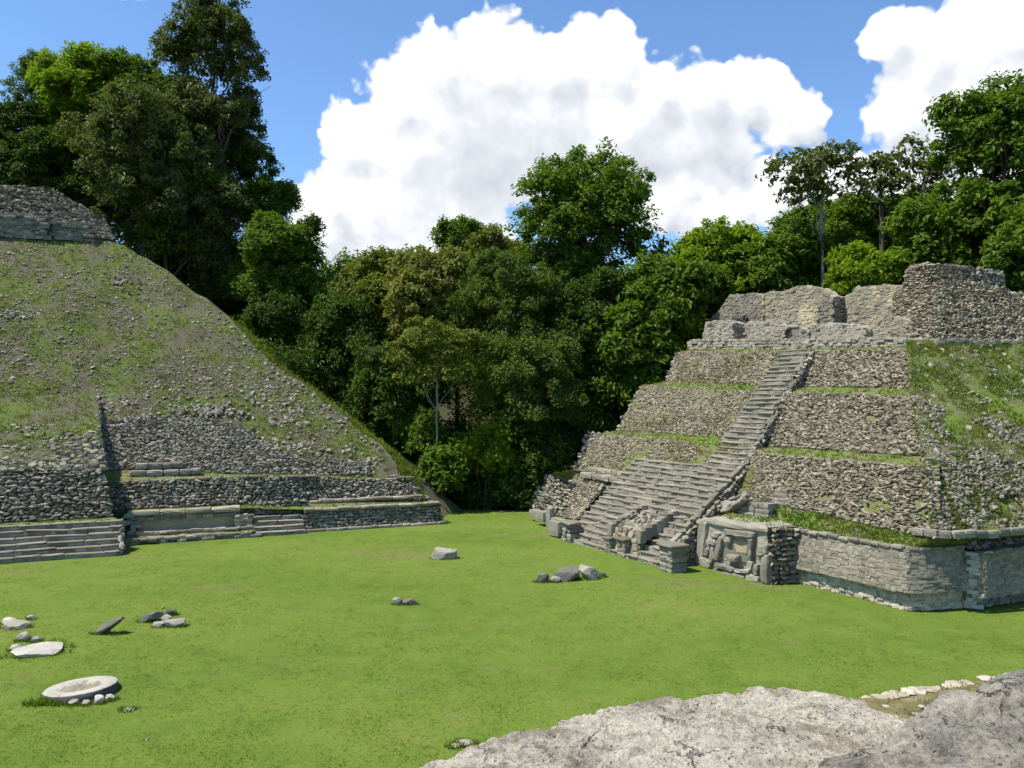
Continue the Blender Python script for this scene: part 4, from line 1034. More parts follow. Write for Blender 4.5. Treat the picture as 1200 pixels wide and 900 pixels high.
base = [RF.pix(1040, 400, dQ + 2.2), RF.pix(1062, 402, dQ + .9)] + [epix(x, 402, .35) for x in (1098, 1140, 1180)]; base = base + [base[-1] + EXT * 6]
for q in base: q[2] = min(q[2], R1p[-1][2] - .05)
tpx = [(1050, 344), (1068, 334), (1100, 330), (1146, 332), (1190, 344)]
tp = [RF.pix(*tpx[0], dQ + 3.3), RF.pix(*tpx[1], dQ + 3.2)] + [epix(x, y, 2.6) for x, y in tpx[2:]]; tp = tp + [tp[-1] + EXT * 5 - np.array([0, 0, .4])]
wall(RF, base, tp, 'collapsed_room', M['rubble_warm'], rp, RF.w(14, dQ + 16, 4), .22, .14, .26, .3, out=.03)
bk = [q + RF.m * 1.5 + NE * 2 for q in tp]; st = Strip(tp, bk, RF.w(14, dQ + 4, -20)); a = Acc(); st.patch(a, .4, .1, 0); lay(a, st, .35, .3, .25, tilt=.3); a.build('collapsed_room', M['rubble'], rp)
wall(RF, [base[0], base[0] + RF.m * 2], [tp[0], tp[0] + RF.m * 2], 'collapsed_room', M['rubble'], rp, RF.w(16, dQ + 4, 12), .3, .2, .3)
tb = [RF.pix(1060, 338, dQ + 3.1), epix(1100, 338, 2.5), epix(1150, 340, 2.5)]; tt = [RF.pix(1066, 314, dQ + 3.3), epix(1090, 309, 2.8), epix(1142, 314, 2.8)]
wall(RF, tb, tt, 'tower_stump', M['rubble_warm'], rp, RF.w(14, dQ + 16, 8), .24, .13, .2, .12)
bkb = [q + RF.m * 1.2 + NE * 1.5 for q in tt]; st = Strip(tt, bkb, RF.w(14, dQ + 4, -20)); a = Acc(); st.patch(a, .4, .1, 0); lay(a, st, .35, .3, .25, tilt=.2); a.build('tower_stump', M['masonry'], rp)
for e_, cen in ((0, 8), (-1, -8)):
    wall(RF, [tb[e_], tb[e_] + RF.m * 2.5], [tt[e_], tt[e_] + RF.m * 2.5], 'tower_stump', M['masonry'], rp, (tt[0] + tt[-1]) / 2 + RF.m, .3, .2, .25)
tpt = [RF.td(RF.pix(1045, 402, dQ + .3))[0], 0]

def terrace(x, n_, sharp=.3):
    t = x * n_; f = t - np.floor(t); f = np.clip((f - .5) / sharp + .5, 0, 1); return (np.floor(t) + f) / n_


# ------------------------------------------------------------------ foreground platform the view is taken from
plat = thing('stone_platform', 'pale weathered limestone platform edge in the near right foreground', 'platform', (1.5, 3.0, 0))


def outline(px):   # far edge of the pale rock in the picture
    X = [440, 490, 545, 600, 660, 700, 780, 860, 905, 930, 975, 1005, 1060, 1140, 1300]; Yv = [915, 900, 888, 872, 852, 842, 826, 814, 806, 805, 813, 826, 846, 870, 905]; return np.interp(px, X, Yv)


zE = EYE - 1.6
pxs = np.linspace(380, 1330, 300); far = np.array([G(x, outline(x), zE) for x in pxs]); fx = np.linspace(-1.2, 4.2, 640)
o_s = np.argsort(far[:, 0]); farY = np.interp(fx, far[o_s, 0], far[o_s, 1])
rowsN = 400; V = []
for j in range(rowsN):
    q = j / (rowsN - 1)
    y_ = 0.6 + (farY - 0.6) * q; V.append(np.stack([fx, y_, np.full(640, zE)], 1))
V = np.array(V); p2 = V.reshape(-1, 3)
rid = 1 - np.abs(fbm(p2 * [1.2, 2.2, 1], 4, 51)) * 2
hgt = 0.08 * fbm(p2 * 1.3, 4, 21) + 0.05 * rid + 0.035 * fbm(p2 * 6, 5, 22, .6) + 0.022 * fbm(p2 * 24, 5, 23, .7) - .02 * np.clip(fbm(p2 * 11, 3, 33) - .18, 0, 1) * 3 - 0.03 * np.clip(1 - np.abs(fbm(p2 * [1.1, 1.9, 1] + 8, 4, 29)) * 14, 0, 1)
q = np.repeat(np.linspace(0, 1, rowsN), 640); hgt = hgt + .075 * (terrace(fbm(p2 * [1.6, 2.4, 1] + 5, 5, 81, .6), 5) - .1); hgt = hgt * np.clip(1.15 - q * .4, 0, 1)
V = p2 + np.stack([np.zeros(len(p2)), np.zeros(len(p2)), hgt + .012], 1); grid = V.reshape(rowsN, 640, 3)
lastrow = grid[-1]; skirt = []
for kk, (dy, dz) in enumerate(((.05, -.05), (.08, -.16), (.05, -.4), (.12, -.9), (.1, -1.6))):
    s = lastrow.copy(); s[:, 1] += dy + .05 * fbm(s * 4 + kk, 3, 60 + kk); s[:, 2] += dz; skirt.append(s)
full = np.concatenate([grid, np.array(skirt)], 0); a = Acc(); nr = full.shape[0]; i = np.arange(nr * 640).reshape(nr, 640)
a.add(full.reshape(-1, 3), np.stack([i[:-1, :-1], i[:-1, 1:], i[1:, 1:], i[1:, :-1]], -1).reshape(-1, 4)); a.build('rock_pavement', M['crag'], plat, smooth=True)
# darker ledge boulder on the right
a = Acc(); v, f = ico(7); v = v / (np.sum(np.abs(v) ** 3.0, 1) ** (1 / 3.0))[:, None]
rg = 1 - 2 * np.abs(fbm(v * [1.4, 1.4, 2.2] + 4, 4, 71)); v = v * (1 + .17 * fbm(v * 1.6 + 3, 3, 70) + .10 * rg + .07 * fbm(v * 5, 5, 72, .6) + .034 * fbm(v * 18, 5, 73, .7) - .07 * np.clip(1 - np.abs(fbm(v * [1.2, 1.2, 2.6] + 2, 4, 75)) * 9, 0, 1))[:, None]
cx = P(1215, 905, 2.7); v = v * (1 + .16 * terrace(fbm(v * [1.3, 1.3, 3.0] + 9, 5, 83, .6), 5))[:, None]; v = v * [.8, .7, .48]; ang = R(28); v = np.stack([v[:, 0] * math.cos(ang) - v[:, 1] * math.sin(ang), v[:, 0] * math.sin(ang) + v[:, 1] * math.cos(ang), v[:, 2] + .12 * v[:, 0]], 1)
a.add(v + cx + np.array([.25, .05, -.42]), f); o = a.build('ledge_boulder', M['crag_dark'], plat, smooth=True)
# lower dry turf ledge with its stone edging
zL = EYE - 3.0; e0 = G(930, 838, zL); e1 = G(1010, 819, zL); e2 = G(1110, 801, zL); e3 = G(1200, 788, zL); e4 = e3 + (e3 - e2) * 2.5; e00 = e0 - (e2 - e0) * 1.2
edge_ = [e00, e0, e1, e2, e3, e4]; inner = [np.array([q[0] + .2, 3.4, zL + .15]) for q in edge_]
st = Strip(inner, edge_, np.array([2, 5, -10.0])); a = Acc(); st.patch(a, .12, .08, 0, freq=2); a.build('turf_ledge', M['dry'], plat, smooth=True)
b = Acc(); strip_tufts(b, st, 2600, .02, .07, w=.012, blades=5, spread=.05); b.build('grass_tufts', L['drygrass'], plat, kind='stuff')
pp = resample(np.array(edge_), 64)
for p0, p1 in zip(pp[:-1], pp[1:]):
    X = unit(p1 - p0)[None]; Yv = np.cross([0, 0, 1.0], X)
    if rng.random() < .85: a = Acc(); put(a, FINE_ROCKS, [(p0 + p1) / 2 + [0, 0, rng.normal(-.015, .01)]], X, Yv, np.array([[0, 0, 1.0]]), np.array([[np.linalg.norm(p1 - p0) / 2 * 1.25, .085 * rng.uniform(.6, 1.3), .02]])); a.build('edging_stone', M['footing'], plat)
for _ in range(26):
    a = Acc(); s = rng.uniform(.02, .07); p_ = st.at(np.array([rng.uniform(st.L * .35, st.L * .75)]), np.array([rng.uniform(.55, .95)]))[0]; put(a, FINE_ROCKS, [p_], np.array([[1.0, 0, 0]]), np.array([[0, 1.0, 0]]), np.array([[0, 0, 1.0]]), np.array([[s * 1.5, s, s * .5]])); a.build('loose_stone', M['white_stone'], plat)
wall(LF, [np.array([q[0] - .3, q[1] + .9, 0]) for q in edge_], [q + np.array([0, -.05, -.3]) for q in edge_], 'retaining_wall', M['rubble'], plat, np.array([2, 0, 0.0]), .4, .24, .3)
wl0 = resample(full[-1], 20); wall(LF, [np.array([q[0], q[1] + .8, 0]) for q in wl0], list(wl0), 'retaining_wall', M['rubble'], plat, np.array([2, -4, 3.0]), .4, .24, .3)

# ------------------------------------------------------------------ stones lying on the lawn


RING = []


def boulder(px, py, w, h, label, mat='rock', seed=0, depth=.7, tilt=0.0, yaw=0.0, p=3.0, amp=.22, lift=.17, name='boulder', cat='stone', group=None, sub=4, sy=0.0):
    """w,h: width and height in pixels, (px,py): foot centre"""
    g_ = G(px, py); k = g_[1] / FPX; W_, H_ = w * k / 2, h * k / 2
    v, f = rock_proto(200 + seed, sub, p, amp, 1.1); rr_ = np.random.default_rng(seed + 5)
    for pn in unit(rr_.normal(0, 1, (14, 3))):
        ex = v @ pn - rr_.uniform(.68, .9); v = v - pn * np.where(ex > 0, ex * .92, 0)[:, None]
    v = v * (1 + .06 * fbm(v * 4 + seed, 4, seed))[:, None]; v = v / np.abs(v).max(0); v = v * [W_, W_ * depth, H_]
    c, s = math.cos(R(tilt)), math.sin(R(tilt)); v = np.stack([v[:, 0] * c - v[:, 2] * s, v[:, 1], v[:, 0] * s + v[:, 2] * c], 1)
    c, s = math.cos(R(yaw)), math.sin(R(yaw)); v = np.stack([v[:, 0] * c - v[:, 1] * s, v[:, 0] * s + v[:, 1] * c, v[:, 2]], 1)
    v[:, 2] -= v[:, 2].min() + lift * H_ * 2; v[:, 2] += float(LAWN_Z(g_[0], g_[1]))
    W_ > .1 and RING.append((g_[0], g_[1] + W_ * depth * .3, W_, W_ * depth)); a = Acc(); a.add(v + [0, W_ * depth * .3, 0], f); o = a.build(name, M[mat]); o.location = [g_[0], g_[1], 0]; tag(o, label, cat, group); return o


boulder(520, 655, 31, 17, 'lone grey boulder lying in the middle of the far lawn', 'rock', 1, .6, 0, 10, 3.4)
boulder(635, 682, 17, 15, 'dark lumpy stone at the left end of the boulder group on the lawn', 'dark_stone', 2, .8)
boulder(651, 682, 13, 9, 'small mossy stone tucked under the flat topped block of the boulder group', 'rock', 3, .8)
boulder(664, 680, 29, 20, 'largest flat topped block in the middle of the boulder group on the lawn', 'dark_stone', 4, .75, 8, 20, 5, .14)
boulder(690, 679, 25, 17, 'grey block lying right of the flat topped block in the boulder group', 'rock', 5, .7, -14, -10, 4.5)
boulder(706, 677, 9, 8, 'small dark stone at the right tip of the boulder group', 'dark_stone', 6, .8)
boulder(466, 707, 13, 10, 'pale topped left one of two small stones side by side on the lawn', 'rock', 7, .9)
boulder(480, 707, 17, 9, 'darker right one of two small stones side by side on the lawn', 'dark_stone', 8, .7)
boulder(127, 744, 36, 12, 'black stone slab tilted up out of the grass with its right end raised', 'dark_stone', 9, .45, 28, 0, 4.5, .16, .12, 'tilted_slab')
boulder(176, 729, 30, 11, 'long grey slab leaning in the stone heap right of the tilted black slab', 'dark_stone', 10, .5, 16, 10, 4, .18, .1, 'stone_slab')
boulder(201, 721, 13, 9, 'dark stone at the back right end of the heap beside the leaning grey slab', 'dark_stone', 11, .7)
boulder(194, 729, 12, 11, 'pale white grey stone in the centre of the heap with the leaning slab', 'white_stone', 12, .8)
boulder(186, 735, 13, 8, 'brownish stone at the front left of the heap with the leaning slab', 'rock', 13, .8)
boulder(205, 735, 24, 12, 'grey wedge shaped stone at the front right of the heap with the leaning slab', 'rock', 14, .6, 10)
boulder(191, 713, 4, 4, 'tiny white stone on the grass just behind the heap with the leaning slab', 'white_stone', 15, .9, sub=2)
boulder(42, 768, 64, 9, 'broad flat white slab lying flush in the grass above the round stone', 'white_stone', 16, 1.0, 0, 0, 3, .2, .25, 'stone_slab')
boulder(17, 764, 15, 8, 'small rounded pale stone at the left tip of the broad white slab', 'white_stone', 17, .9)
boulder(27, 753, 17, 13, 'weathered grey stone standing just behind the broad white slab', 'rock', 18, .8)
boulder(41, 754, 13, 7, 'low grey stone behind the broad white slab, right of the weathered one', 'rock', 19, .8)
boulder(17, 737, 34, 12, 'flat grey slab at the left edge of the lawn below the pyramid stair', 'rock', 20, .7, 0, 0, 3, .2, .2, 'stone_slab')
boulder(10, 732, 17, 9, 'pale stone lying on the rear of the flat slab at the lawn edge', 'white_stone', 21, .7)
boulder(36, 726, 9, 6, 'small white stone standing alone behind the flat slab at the left', 'white_stone', 22, .8, sub=3)
for nn, (px, py, w, h) in enumerate(((85, 827, 13, 8), (100, 827, 11, 7), (115, 825, 14, 11), (129, 821, 13, 8))):
    boulder(px, py, w, h, ('leftmost of the four small stones lined up in front of the round stone', 'second small stone from the left in the line before the round stone', 'tallest white stone, third in the line before the round stone', 'white rounded stone at the right end of the line before the round stone')[nn], 'white_stone' if nn > 1 else 'rock', 30 + nn, .8, group='small stones before the round stone')
boulder(172, 870, 3, 2.5, 'tiny white pebble alone on the lawn right of the round stone', 'white_stone', 41, .9, sub=2, name='pebble')
boulder(149, 833, 17, 3, 'nearly buried brownish rock showing in the grass right of the round stone', 'rock', 42, .9, lift=.4, name='buried_rock')
for nn, (px, py, w, h, lb) in enumerate(((533, 877, 16, 4, 'left of the low rock outcrops breaking the turf by the near platform'), (545, 874, 22, 6, 'largest whitish rock outcrop breaking the turf by the near platform'), (556, 878, 12, 4, 'right of the low rock outcrops breaking the turf by the near platform'))):
    boulder(px, py, w, h, lb, 'rock', 50 + nn, .8, lift=.35, name='rock_outcrop')

a = Acc()
for (x_, y_, rx_, ry_) in RING:
    m = int(30 + 90 * rx_); an = rng.uniform(0, 2 * np.pi, m); rr_ = rng.normal(1.0, .16, m); xx = x_ + np.cos(an) * rx_ * rr_; yy = y_ + np.sin(an) * ry_ * rr_
    tufts(a, np.stack([xx, yy, LAWN_Z(xx, yy)], 1), np.tile([0, 0, 1.0], (m, 1)), rng.uniform(.03, .12, m), w=.03, blades=5, spread=.08, lean=.9)
tag(a.build('rough_grass', L['lawn'], kind='stuff'), 'longer unmown grass growing around the stones on the lawn', 'grass')

# round altar stone: tilted disc with a rim and a broken hollow in the top
rd = G(96, 822); k = rd[1] / FPX; Rr = 40 * k
rs = [0, .15, .3, .45, .56, .64, .74, .86, .95, .985, 1.0, 1.0, .98]; zs_ = [-.05, -.07, -.06, -.08, -.06, -.005, 0.0, 0.0, -.005, -.015, -.03, -.2, -.4]; na = 96; V = []
for r_, z_ in zip(rs, zs_):
    an = np.linspace(0, 2 * np.pi, na, endpoint=False); x_, y_ = np.cos(an) * r_ * Rr, np.sin(an) * r_ * Rr; pp = np.stack([x_, y_, np.full(na, z_ * Rr)], 1)
    nz = fbm(pp * 4, 4, 90); pp[:, 2] += (.11 * nz if r_ < .6 else .012 * nz); pp[:, :2] *= (1 + .012 * nz + (.05 * nz if .4 < r_ < .7 else 0))[:, None]; V.append(pp)
V = np.array(V); i = np.arange(V.shape[0] * na).reshape(V.shape[0], na); j = np.roll(i, -1, 1)
V = V.reshape(-1, 3); tl = R(4); V = np.stack([V[:, 0] * math.cos(tl) - V[:, 2] * math.sin(tl), V[:, 1], V[:, 0] * math.sin(tl) + V[:, 2] * math.cos(tl)], 1)
tl = R(-2.5); V = np.stack([V[:, 0], V[:, 1] * math.cos(tl) - V[:, 2] * math.sin(tl), V[:, 1] * math.sin(tl) + V[:, 2] * math.cos(tl)], 1)
a = Acc(); F_ = np.stack([i[:-1], i[1:], j[1:], j[:-1]], -1); a.add(V, F_.reshape(-1, 4)); o = a.build('round_stone', [M['white_stone'], M['dark_stone'], M['rubble_warm']], smooth=True)
for q in range(0, 4 * na): o.data.polygons[q].material_index = 2
for q in range(10 * na, 12 * na): o.data.polygons[q].material_index = 1  # rim's shade and dark lichen put into its colour
o.data.set_sharp_from_angle(angle=R(50))
rd2 = G(95, 803, .2); o.location = [rd2[0], rd2[1], .2]; tag(o, 'large round carved stone disc with a hollow worn in its pale top', 'round stone')
a = Acc(); m = 90; xx = rng.uniform(-.95, .1, m) * Rr + rd2[0]; yy = rd2[1] - Rr * rng.uniform(.75, 1.1, m); tufts(a, np.stack([xx, yy, xx * 0], 1), np.tile([0, 0, 1.0], (m, 1)), rng.uniform(.06, .2, m), w=.05, blades=7, spread=.15, lean=.7)
o = a.build('weeds', L['mid'], kind='stuff'); tag(o, 'low green weeds growing against the front of the round stone', 'weeds')

# ------------------------------------------------------------------ trees


def tube(acc, pts, r0, r1, sides=7):
    pts = np.asarray(pts, float); m = len(pts); tn = np.gradient(pts, axis=0); tn = unit(tn); ref = np.array([0.31, 0.87, 0.2]); A_ = unit(np.cross(tn, ref)); B_ = np.cross(tn, A_); an = np.linspace(0, 2 * np.pi, sides, endpoint=False)
    rr = np.linspace(r0, r1, m); V = pts[:, None] + (A_[:, None] * np.cos(an)[None, :, None] + B_[:, None] * np.sin(an)[None, :, None]) * rr[:, None, None]
    i = np.arange(m * sides).reshape(m, sides); j = np.roll(i, -1, 1); acc.add(V.reshape(-1, 3), np.stack([i[:-1], j[:-1], j[1:], i[1:]], -1).reshape(-1, 4))


def leaves(acc, pos, nor, size, asp=.5, fold=.25):
    m = len(pos); a_ = unit(np.cross(nor, rng.normal(0, 1, (m, 3)))); b_ = np.cross(nor, a_); s = size[:, None]
    a_ = unit(a_ - np.array([0, 0, .35]))
    v0 = pos - a_ * s * .5; v2 = pos + a_ * s * .5 - nor * s * .12; v1 = pos + b_ * s * asp * .5 + nor * s * fold * .4; v3 = pos - b_ * s * asp * .5 + nor * s * fold * .4
    acc.add(np.stack([v0, v1, v2, v3], 1).reshape(-1, 3), np.arange(m * 4).reshape(-1, 4))


def bent(p0, p1, k=6, wob=.06, sag=0.0):
    p0, p1 = np.asarray(p0, float), np.asarray(p1, float); q = np.linspace(0, 1, k)[:, None]; ln = np.linalg.norm(p1 - p0); pts = p0 + (p1 - p0) * q
    off = rng.normal(0, wob * ln, (k, 3)); off[0] = 0; off[-1] = 0; pts += off * .5; pts[:, 2] += sag * ln * (q[:, 0] * (1 - q[:, 0])) * 2; return pts


def tree(px, ptop, pbot, hw, Y, kind, label, leaf=.36, clump=.85, fill=1.0, lobes=7, bark='bark', cat='tree', name='broadleaf_tree', trunk=True, sky=False, group=None, flat=.75, baseY=None, asp=.5, lean=0.0, branchy=1.0, shell=.55):
    if name != 'sparse_tree' and cat == 'tree' and bark == 'bark': pbot = pbot + .4 * (pbot - ptop); hw = hw * 1.08; lobes += 3
    top = P(px, ptop, Y); bot = P(px, pbot, Y); k = Y / FPX; Rx = hw * k; Rz = (top[2] - bot[2]) / 2; ce = (top + bot) / 2
    gx, gy = ce[0] + lean, ce[1]; gz = float(terrain(gx, gy)); Ry = Rx * .85
    root = thing(name, label, cat, (gx, gy, gz), group)
    # lobes
    Lb = []
    for i in range(lobes):
        for _ in range(30):
            d_ = rng.normal(0, 1, 3); d_ /= np.linalg.norm(d_); d_[2] = d_[2] * .9 + .1
            q = rng.uniform(.45, .68); c_ = ce + d_ * np.array([Rx, Ry, Rz]) * q
            if all(np.linalg.norm((c_ - l[0]) / np.array([Rx, Ry, Rz])) > .42 for l in Lb): break
        r_ = rng.uniform(.34, .5); Lb.append((c_, np.array([Rx, Ry, min(Rz, Rx * 1.2)]) * r_))
    Lb.append((ce + np.array([0, 0, Rz * .1]), np.array([Rx, Ry, Rz]) * .62))
    # trunk and limbs
    tk = Acc(); fork = ce - np.array([0, 0, Rz * .55]); base_ = np.array([gx, gy, gz - .2]); tr = max(.08, .014 * (top[2] - gz) ** .9) * (.6 if bark == 'bark_pale' else 1)
    if cat == 'tree':
        tube(tk, bent(base_, fork, 8, .008), tr, tr * .62, 9); tube(tk, bent(fork, ce + np.array([0, 0, Rz * .5]), 6, .05), tr * .6, tr * .18)
    else:
        for _ in range(5): tube(tk, bent(base_ + rng.normal(0, .2, 3) * [1, 1, 0], ce + rng.normal(0, .3, 3) * [Rx, Ry, Rz], 6, .05), .06, .02, 5)
    for c_, r_ in Lb[:-1]:
        s_ = base_ + (fork - base_) * rng.uniform(.75, 1.0) if rng.random() < .5 else fork + (ce - fork) * rng.uniform(0, .7); tube(tk, bent(s_, c_, 6, .08, -.1), tr * .38, tr * .1, 6)
        for _ in range(int(4 * branchy)):
            d_ = unit(rng.normal(0, 1, 3)); tube(tk, bent(c_ + (s_ - c_) * rng.uniform(0, .3), c_ + d_ * r_ * .95, 5, .09), tr * .12, tr * .03, 5)
    tko = tk.build('trunk', M[bark], root, smooth=True)
    # foliage
    ac = Acc(); la = leaf * leaf * asp * .5; area = sum(4 * np.pi * np.mean(r_) ** 2 for _, r_ in Lb); nl = int(min(40000, 1.75 * fill * area / la)); npc = max(12, int(70 * (clump / leaf / 2.4) ** 2 * min(1, fill + .2))); nc = max(8, nl // npc)
    wts = np.array([np.mean(r_) ** 2 for _, r_ in Lb]); wts /= wts.sum(); li = rng.choice(len(Lb), nc, p=wts)
    d_ = unit(rng.normal(0, 1, (nc, 3))); d_[:, 2] = np.where(d_[:, 2] < -.35, -d_[:, 2], d_[:, 2])
    C_ = np.array([Lb[q][0] for q in li]); Rr_ = np.array([Lb[q][1] for q in li]); rad = rng.uniform(shell, 1.04, nc) ** .7
    cp = C_ + d_ * Rr_ * rad[:, None]; csz = clump * rng.uniform(.55, 1.25, nc)
    ci = np.repeat(np.arange(nc), npc); m = len(ci); e_ = unit(rng.normal(0, 1, (m, 3))) * (rng.random(m) ** .45)[:, None]
    pos = cp[ci] + e_ * csz[ci][:, None] * np.array([1, 1, flat]); dist = np.sqrt(e_[:, 0] ** 2 + e_[:, 1] ** 2); pos[:, 2] -= .35 * dist * dist * csz[ci]
    nor = unit(d_[ci] * .45 + e_ * .5 + np.array([0, 0, .75]) + rng.normal(0, .42, (m, 3)))
    leaves(ac, pos, nor, leaf * rng.uniform(.6, 1.35, m), asp); ac.build('crown', L[kind], root)
    return root


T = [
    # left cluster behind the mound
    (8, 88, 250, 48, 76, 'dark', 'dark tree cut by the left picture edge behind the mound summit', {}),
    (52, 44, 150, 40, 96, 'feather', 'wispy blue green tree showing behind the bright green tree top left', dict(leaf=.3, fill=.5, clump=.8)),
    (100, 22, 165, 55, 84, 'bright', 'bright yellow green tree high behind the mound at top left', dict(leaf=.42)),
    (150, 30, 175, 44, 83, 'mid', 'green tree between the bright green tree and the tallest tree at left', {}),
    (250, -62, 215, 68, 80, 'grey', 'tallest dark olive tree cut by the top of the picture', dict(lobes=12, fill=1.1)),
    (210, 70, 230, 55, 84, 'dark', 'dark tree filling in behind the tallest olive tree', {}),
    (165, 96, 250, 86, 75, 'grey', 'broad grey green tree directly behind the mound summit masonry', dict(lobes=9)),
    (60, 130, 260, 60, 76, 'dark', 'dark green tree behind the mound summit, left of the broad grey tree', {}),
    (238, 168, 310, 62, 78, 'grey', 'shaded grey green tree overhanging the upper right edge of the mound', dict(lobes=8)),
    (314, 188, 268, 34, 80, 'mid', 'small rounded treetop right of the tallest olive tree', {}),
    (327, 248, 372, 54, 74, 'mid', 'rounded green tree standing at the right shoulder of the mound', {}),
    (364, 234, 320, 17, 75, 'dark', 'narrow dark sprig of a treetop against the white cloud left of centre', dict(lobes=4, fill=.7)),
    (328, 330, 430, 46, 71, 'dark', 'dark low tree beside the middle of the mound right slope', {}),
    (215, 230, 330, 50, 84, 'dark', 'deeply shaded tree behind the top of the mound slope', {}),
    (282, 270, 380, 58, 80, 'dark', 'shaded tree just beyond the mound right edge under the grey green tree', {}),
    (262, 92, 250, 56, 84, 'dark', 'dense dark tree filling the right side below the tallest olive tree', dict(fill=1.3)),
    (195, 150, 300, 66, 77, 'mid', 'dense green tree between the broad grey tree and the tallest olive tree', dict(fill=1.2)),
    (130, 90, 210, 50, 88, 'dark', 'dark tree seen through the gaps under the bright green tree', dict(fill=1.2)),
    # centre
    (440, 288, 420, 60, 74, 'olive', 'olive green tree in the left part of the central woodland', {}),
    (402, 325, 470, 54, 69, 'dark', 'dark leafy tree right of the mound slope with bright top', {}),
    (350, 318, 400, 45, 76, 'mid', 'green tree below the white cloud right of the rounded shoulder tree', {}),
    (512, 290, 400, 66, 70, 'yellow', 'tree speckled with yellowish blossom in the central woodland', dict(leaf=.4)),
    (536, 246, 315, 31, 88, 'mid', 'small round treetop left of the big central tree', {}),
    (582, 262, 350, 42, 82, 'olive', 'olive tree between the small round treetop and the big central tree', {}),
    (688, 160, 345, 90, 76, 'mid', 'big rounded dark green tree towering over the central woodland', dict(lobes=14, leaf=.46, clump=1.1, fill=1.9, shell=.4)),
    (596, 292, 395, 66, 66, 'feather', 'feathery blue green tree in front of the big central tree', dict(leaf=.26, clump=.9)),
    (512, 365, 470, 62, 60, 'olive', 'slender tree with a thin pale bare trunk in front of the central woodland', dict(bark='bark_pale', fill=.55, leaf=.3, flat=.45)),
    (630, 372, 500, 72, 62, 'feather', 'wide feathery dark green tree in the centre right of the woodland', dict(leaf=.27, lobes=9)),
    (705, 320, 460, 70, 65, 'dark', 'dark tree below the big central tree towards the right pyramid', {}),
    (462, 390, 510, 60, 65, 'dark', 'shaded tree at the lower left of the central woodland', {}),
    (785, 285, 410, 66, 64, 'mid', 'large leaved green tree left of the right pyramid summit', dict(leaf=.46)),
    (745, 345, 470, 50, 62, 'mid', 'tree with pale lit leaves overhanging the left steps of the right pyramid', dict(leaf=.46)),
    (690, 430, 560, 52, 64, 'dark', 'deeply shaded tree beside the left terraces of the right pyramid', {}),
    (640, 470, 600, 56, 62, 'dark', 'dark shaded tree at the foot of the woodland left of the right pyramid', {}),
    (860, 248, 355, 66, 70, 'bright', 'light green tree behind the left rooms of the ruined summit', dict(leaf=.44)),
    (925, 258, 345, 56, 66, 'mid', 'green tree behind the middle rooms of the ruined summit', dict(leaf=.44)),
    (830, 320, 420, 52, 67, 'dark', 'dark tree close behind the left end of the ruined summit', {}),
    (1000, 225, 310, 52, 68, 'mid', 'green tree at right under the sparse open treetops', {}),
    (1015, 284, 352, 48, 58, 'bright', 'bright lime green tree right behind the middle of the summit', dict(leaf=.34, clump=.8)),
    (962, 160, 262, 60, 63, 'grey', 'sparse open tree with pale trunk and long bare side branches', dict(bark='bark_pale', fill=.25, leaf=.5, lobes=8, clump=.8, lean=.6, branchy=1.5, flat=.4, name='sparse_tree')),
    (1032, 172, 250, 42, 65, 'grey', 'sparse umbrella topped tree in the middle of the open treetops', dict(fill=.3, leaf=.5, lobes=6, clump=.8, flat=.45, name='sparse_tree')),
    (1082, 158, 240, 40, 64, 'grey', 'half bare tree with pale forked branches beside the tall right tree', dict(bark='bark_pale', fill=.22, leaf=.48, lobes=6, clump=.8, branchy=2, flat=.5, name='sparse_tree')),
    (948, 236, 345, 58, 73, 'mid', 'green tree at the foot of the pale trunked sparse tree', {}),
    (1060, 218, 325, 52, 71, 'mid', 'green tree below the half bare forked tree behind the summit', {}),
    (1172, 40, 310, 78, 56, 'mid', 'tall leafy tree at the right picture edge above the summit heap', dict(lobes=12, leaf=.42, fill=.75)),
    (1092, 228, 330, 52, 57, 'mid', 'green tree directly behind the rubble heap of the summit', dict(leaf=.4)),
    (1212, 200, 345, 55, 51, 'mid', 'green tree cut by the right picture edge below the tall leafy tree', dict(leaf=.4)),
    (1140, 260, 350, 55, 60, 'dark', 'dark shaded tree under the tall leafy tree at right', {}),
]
for (px, a_, b_, hw, Y, kd, lb, kw) in T: tree(px, a_, b_, hw, Y, kd, lb, **kw)
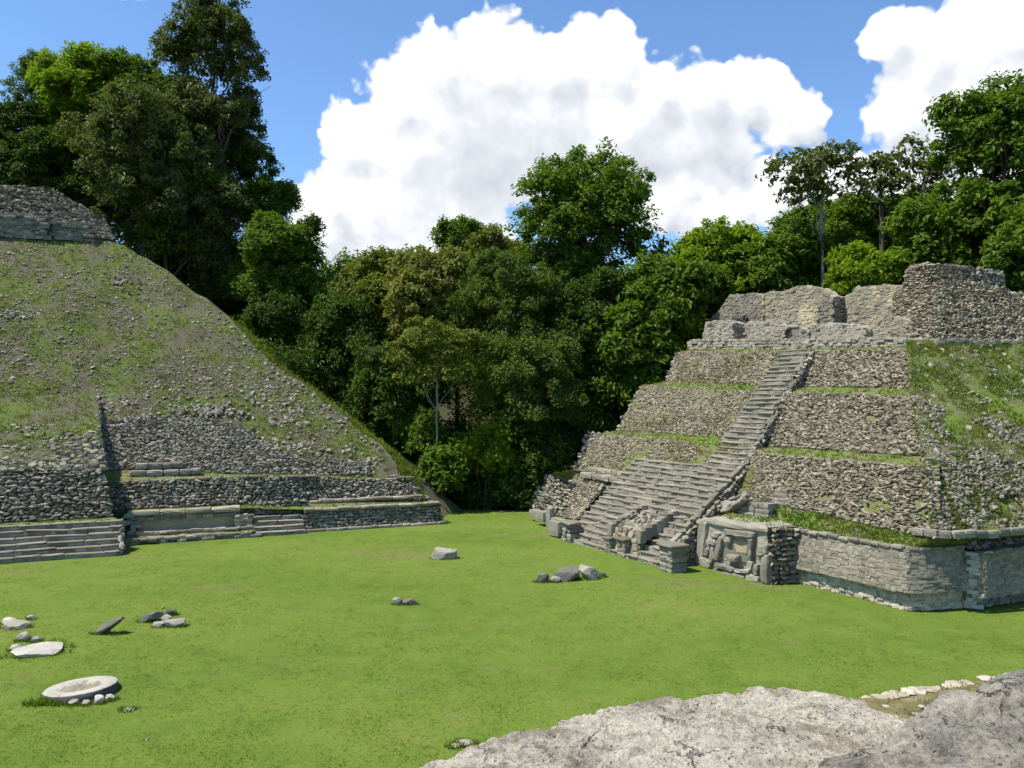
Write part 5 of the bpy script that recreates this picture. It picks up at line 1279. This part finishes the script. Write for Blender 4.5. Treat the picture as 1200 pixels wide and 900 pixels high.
BU = [(570, 485, 580, 40, 60.5, 'bright', 'bright broadleaf bush at the foot of the central woodland', dict(leaf=.42)),
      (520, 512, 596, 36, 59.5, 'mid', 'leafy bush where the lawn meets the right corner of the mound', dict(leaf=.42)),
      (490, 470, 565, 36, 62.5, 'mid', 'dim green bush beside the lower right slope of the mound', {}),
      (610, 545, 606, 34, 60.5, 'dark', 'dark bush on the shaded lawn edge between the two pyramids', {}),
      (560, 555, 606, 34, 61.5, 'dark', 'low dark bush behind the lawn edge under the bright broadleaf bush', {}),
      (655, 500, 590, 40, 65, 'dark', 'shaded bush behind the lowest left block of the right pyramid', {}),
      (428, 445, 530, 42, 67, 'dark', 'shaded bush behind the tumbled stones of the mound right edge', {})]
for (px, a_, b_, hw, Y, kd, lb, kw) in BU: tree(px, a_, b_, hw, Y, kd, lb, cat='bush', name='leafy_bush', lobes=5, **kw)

# far woodland that reads as one mass, and undergrowth under the trees


def mass(name, boxes, kind, leaf, label, cat):
    ac = Acc()
    for (x0, x1, y0, y1, ztop, zlow, cnt) in boxes:
        x = rng.uniform(x0, x1, cnt); y = rng.uniform(y0, y1, cnt); gz = terrain(x, y); tpz = ztop * (1 + .22 * fbm(np.stack([x * .11, y * .11, x * 0], -1), 3, 13)); z = gz + zlow + (tpz - zlow) * rng.random(cnt) ** .5
        npc = 40; ci = np.repeat(np.arange(cnt), npc); e_ = unit(rng.normal(0, 1, (cnt * npc, 3))) * (rng.random(cnt * npc) ** .4)[:, None]; pos = np.stack([x, y, z], 1)[ci] + e_ * [1.4, 1.4, 1.0] * (leaf / .4)
        leaves(ac, pos, unit(e_ * .6 + np.array([0, 0, .7]) + rng.normal(0, .4, e_.shape)), leaf * rng.uniform(.6, 1.3, len(pos)))
    o = ac.build(name, L[kind], kind='stuff'); o['label'] = label; o['category'] = cat; return o


mass('far_woodland', [(-120, 140, 98, 112, 17, 2, 1500), (-60, -10, 116, 124, 22, 6, 300), (30, 140, 75, 90, 18, 1, 900), (4, 40, 78, 92, 19, 6, 900)], 'mid', .6, 'distant woodland reading as one green mass behind the nearer trees', 'woodland')
mass('woodland_backdrop', [(-75, -34, 88, 97, 37, 8, 1700), (-34, -22, 86, 95, 22, 6, 500), (-20, 6, 84, 94, 20, 4, 900)], 'mid', .55, 'tall woodland reading as one dark mass behind the trees of the mound', 'woodland')
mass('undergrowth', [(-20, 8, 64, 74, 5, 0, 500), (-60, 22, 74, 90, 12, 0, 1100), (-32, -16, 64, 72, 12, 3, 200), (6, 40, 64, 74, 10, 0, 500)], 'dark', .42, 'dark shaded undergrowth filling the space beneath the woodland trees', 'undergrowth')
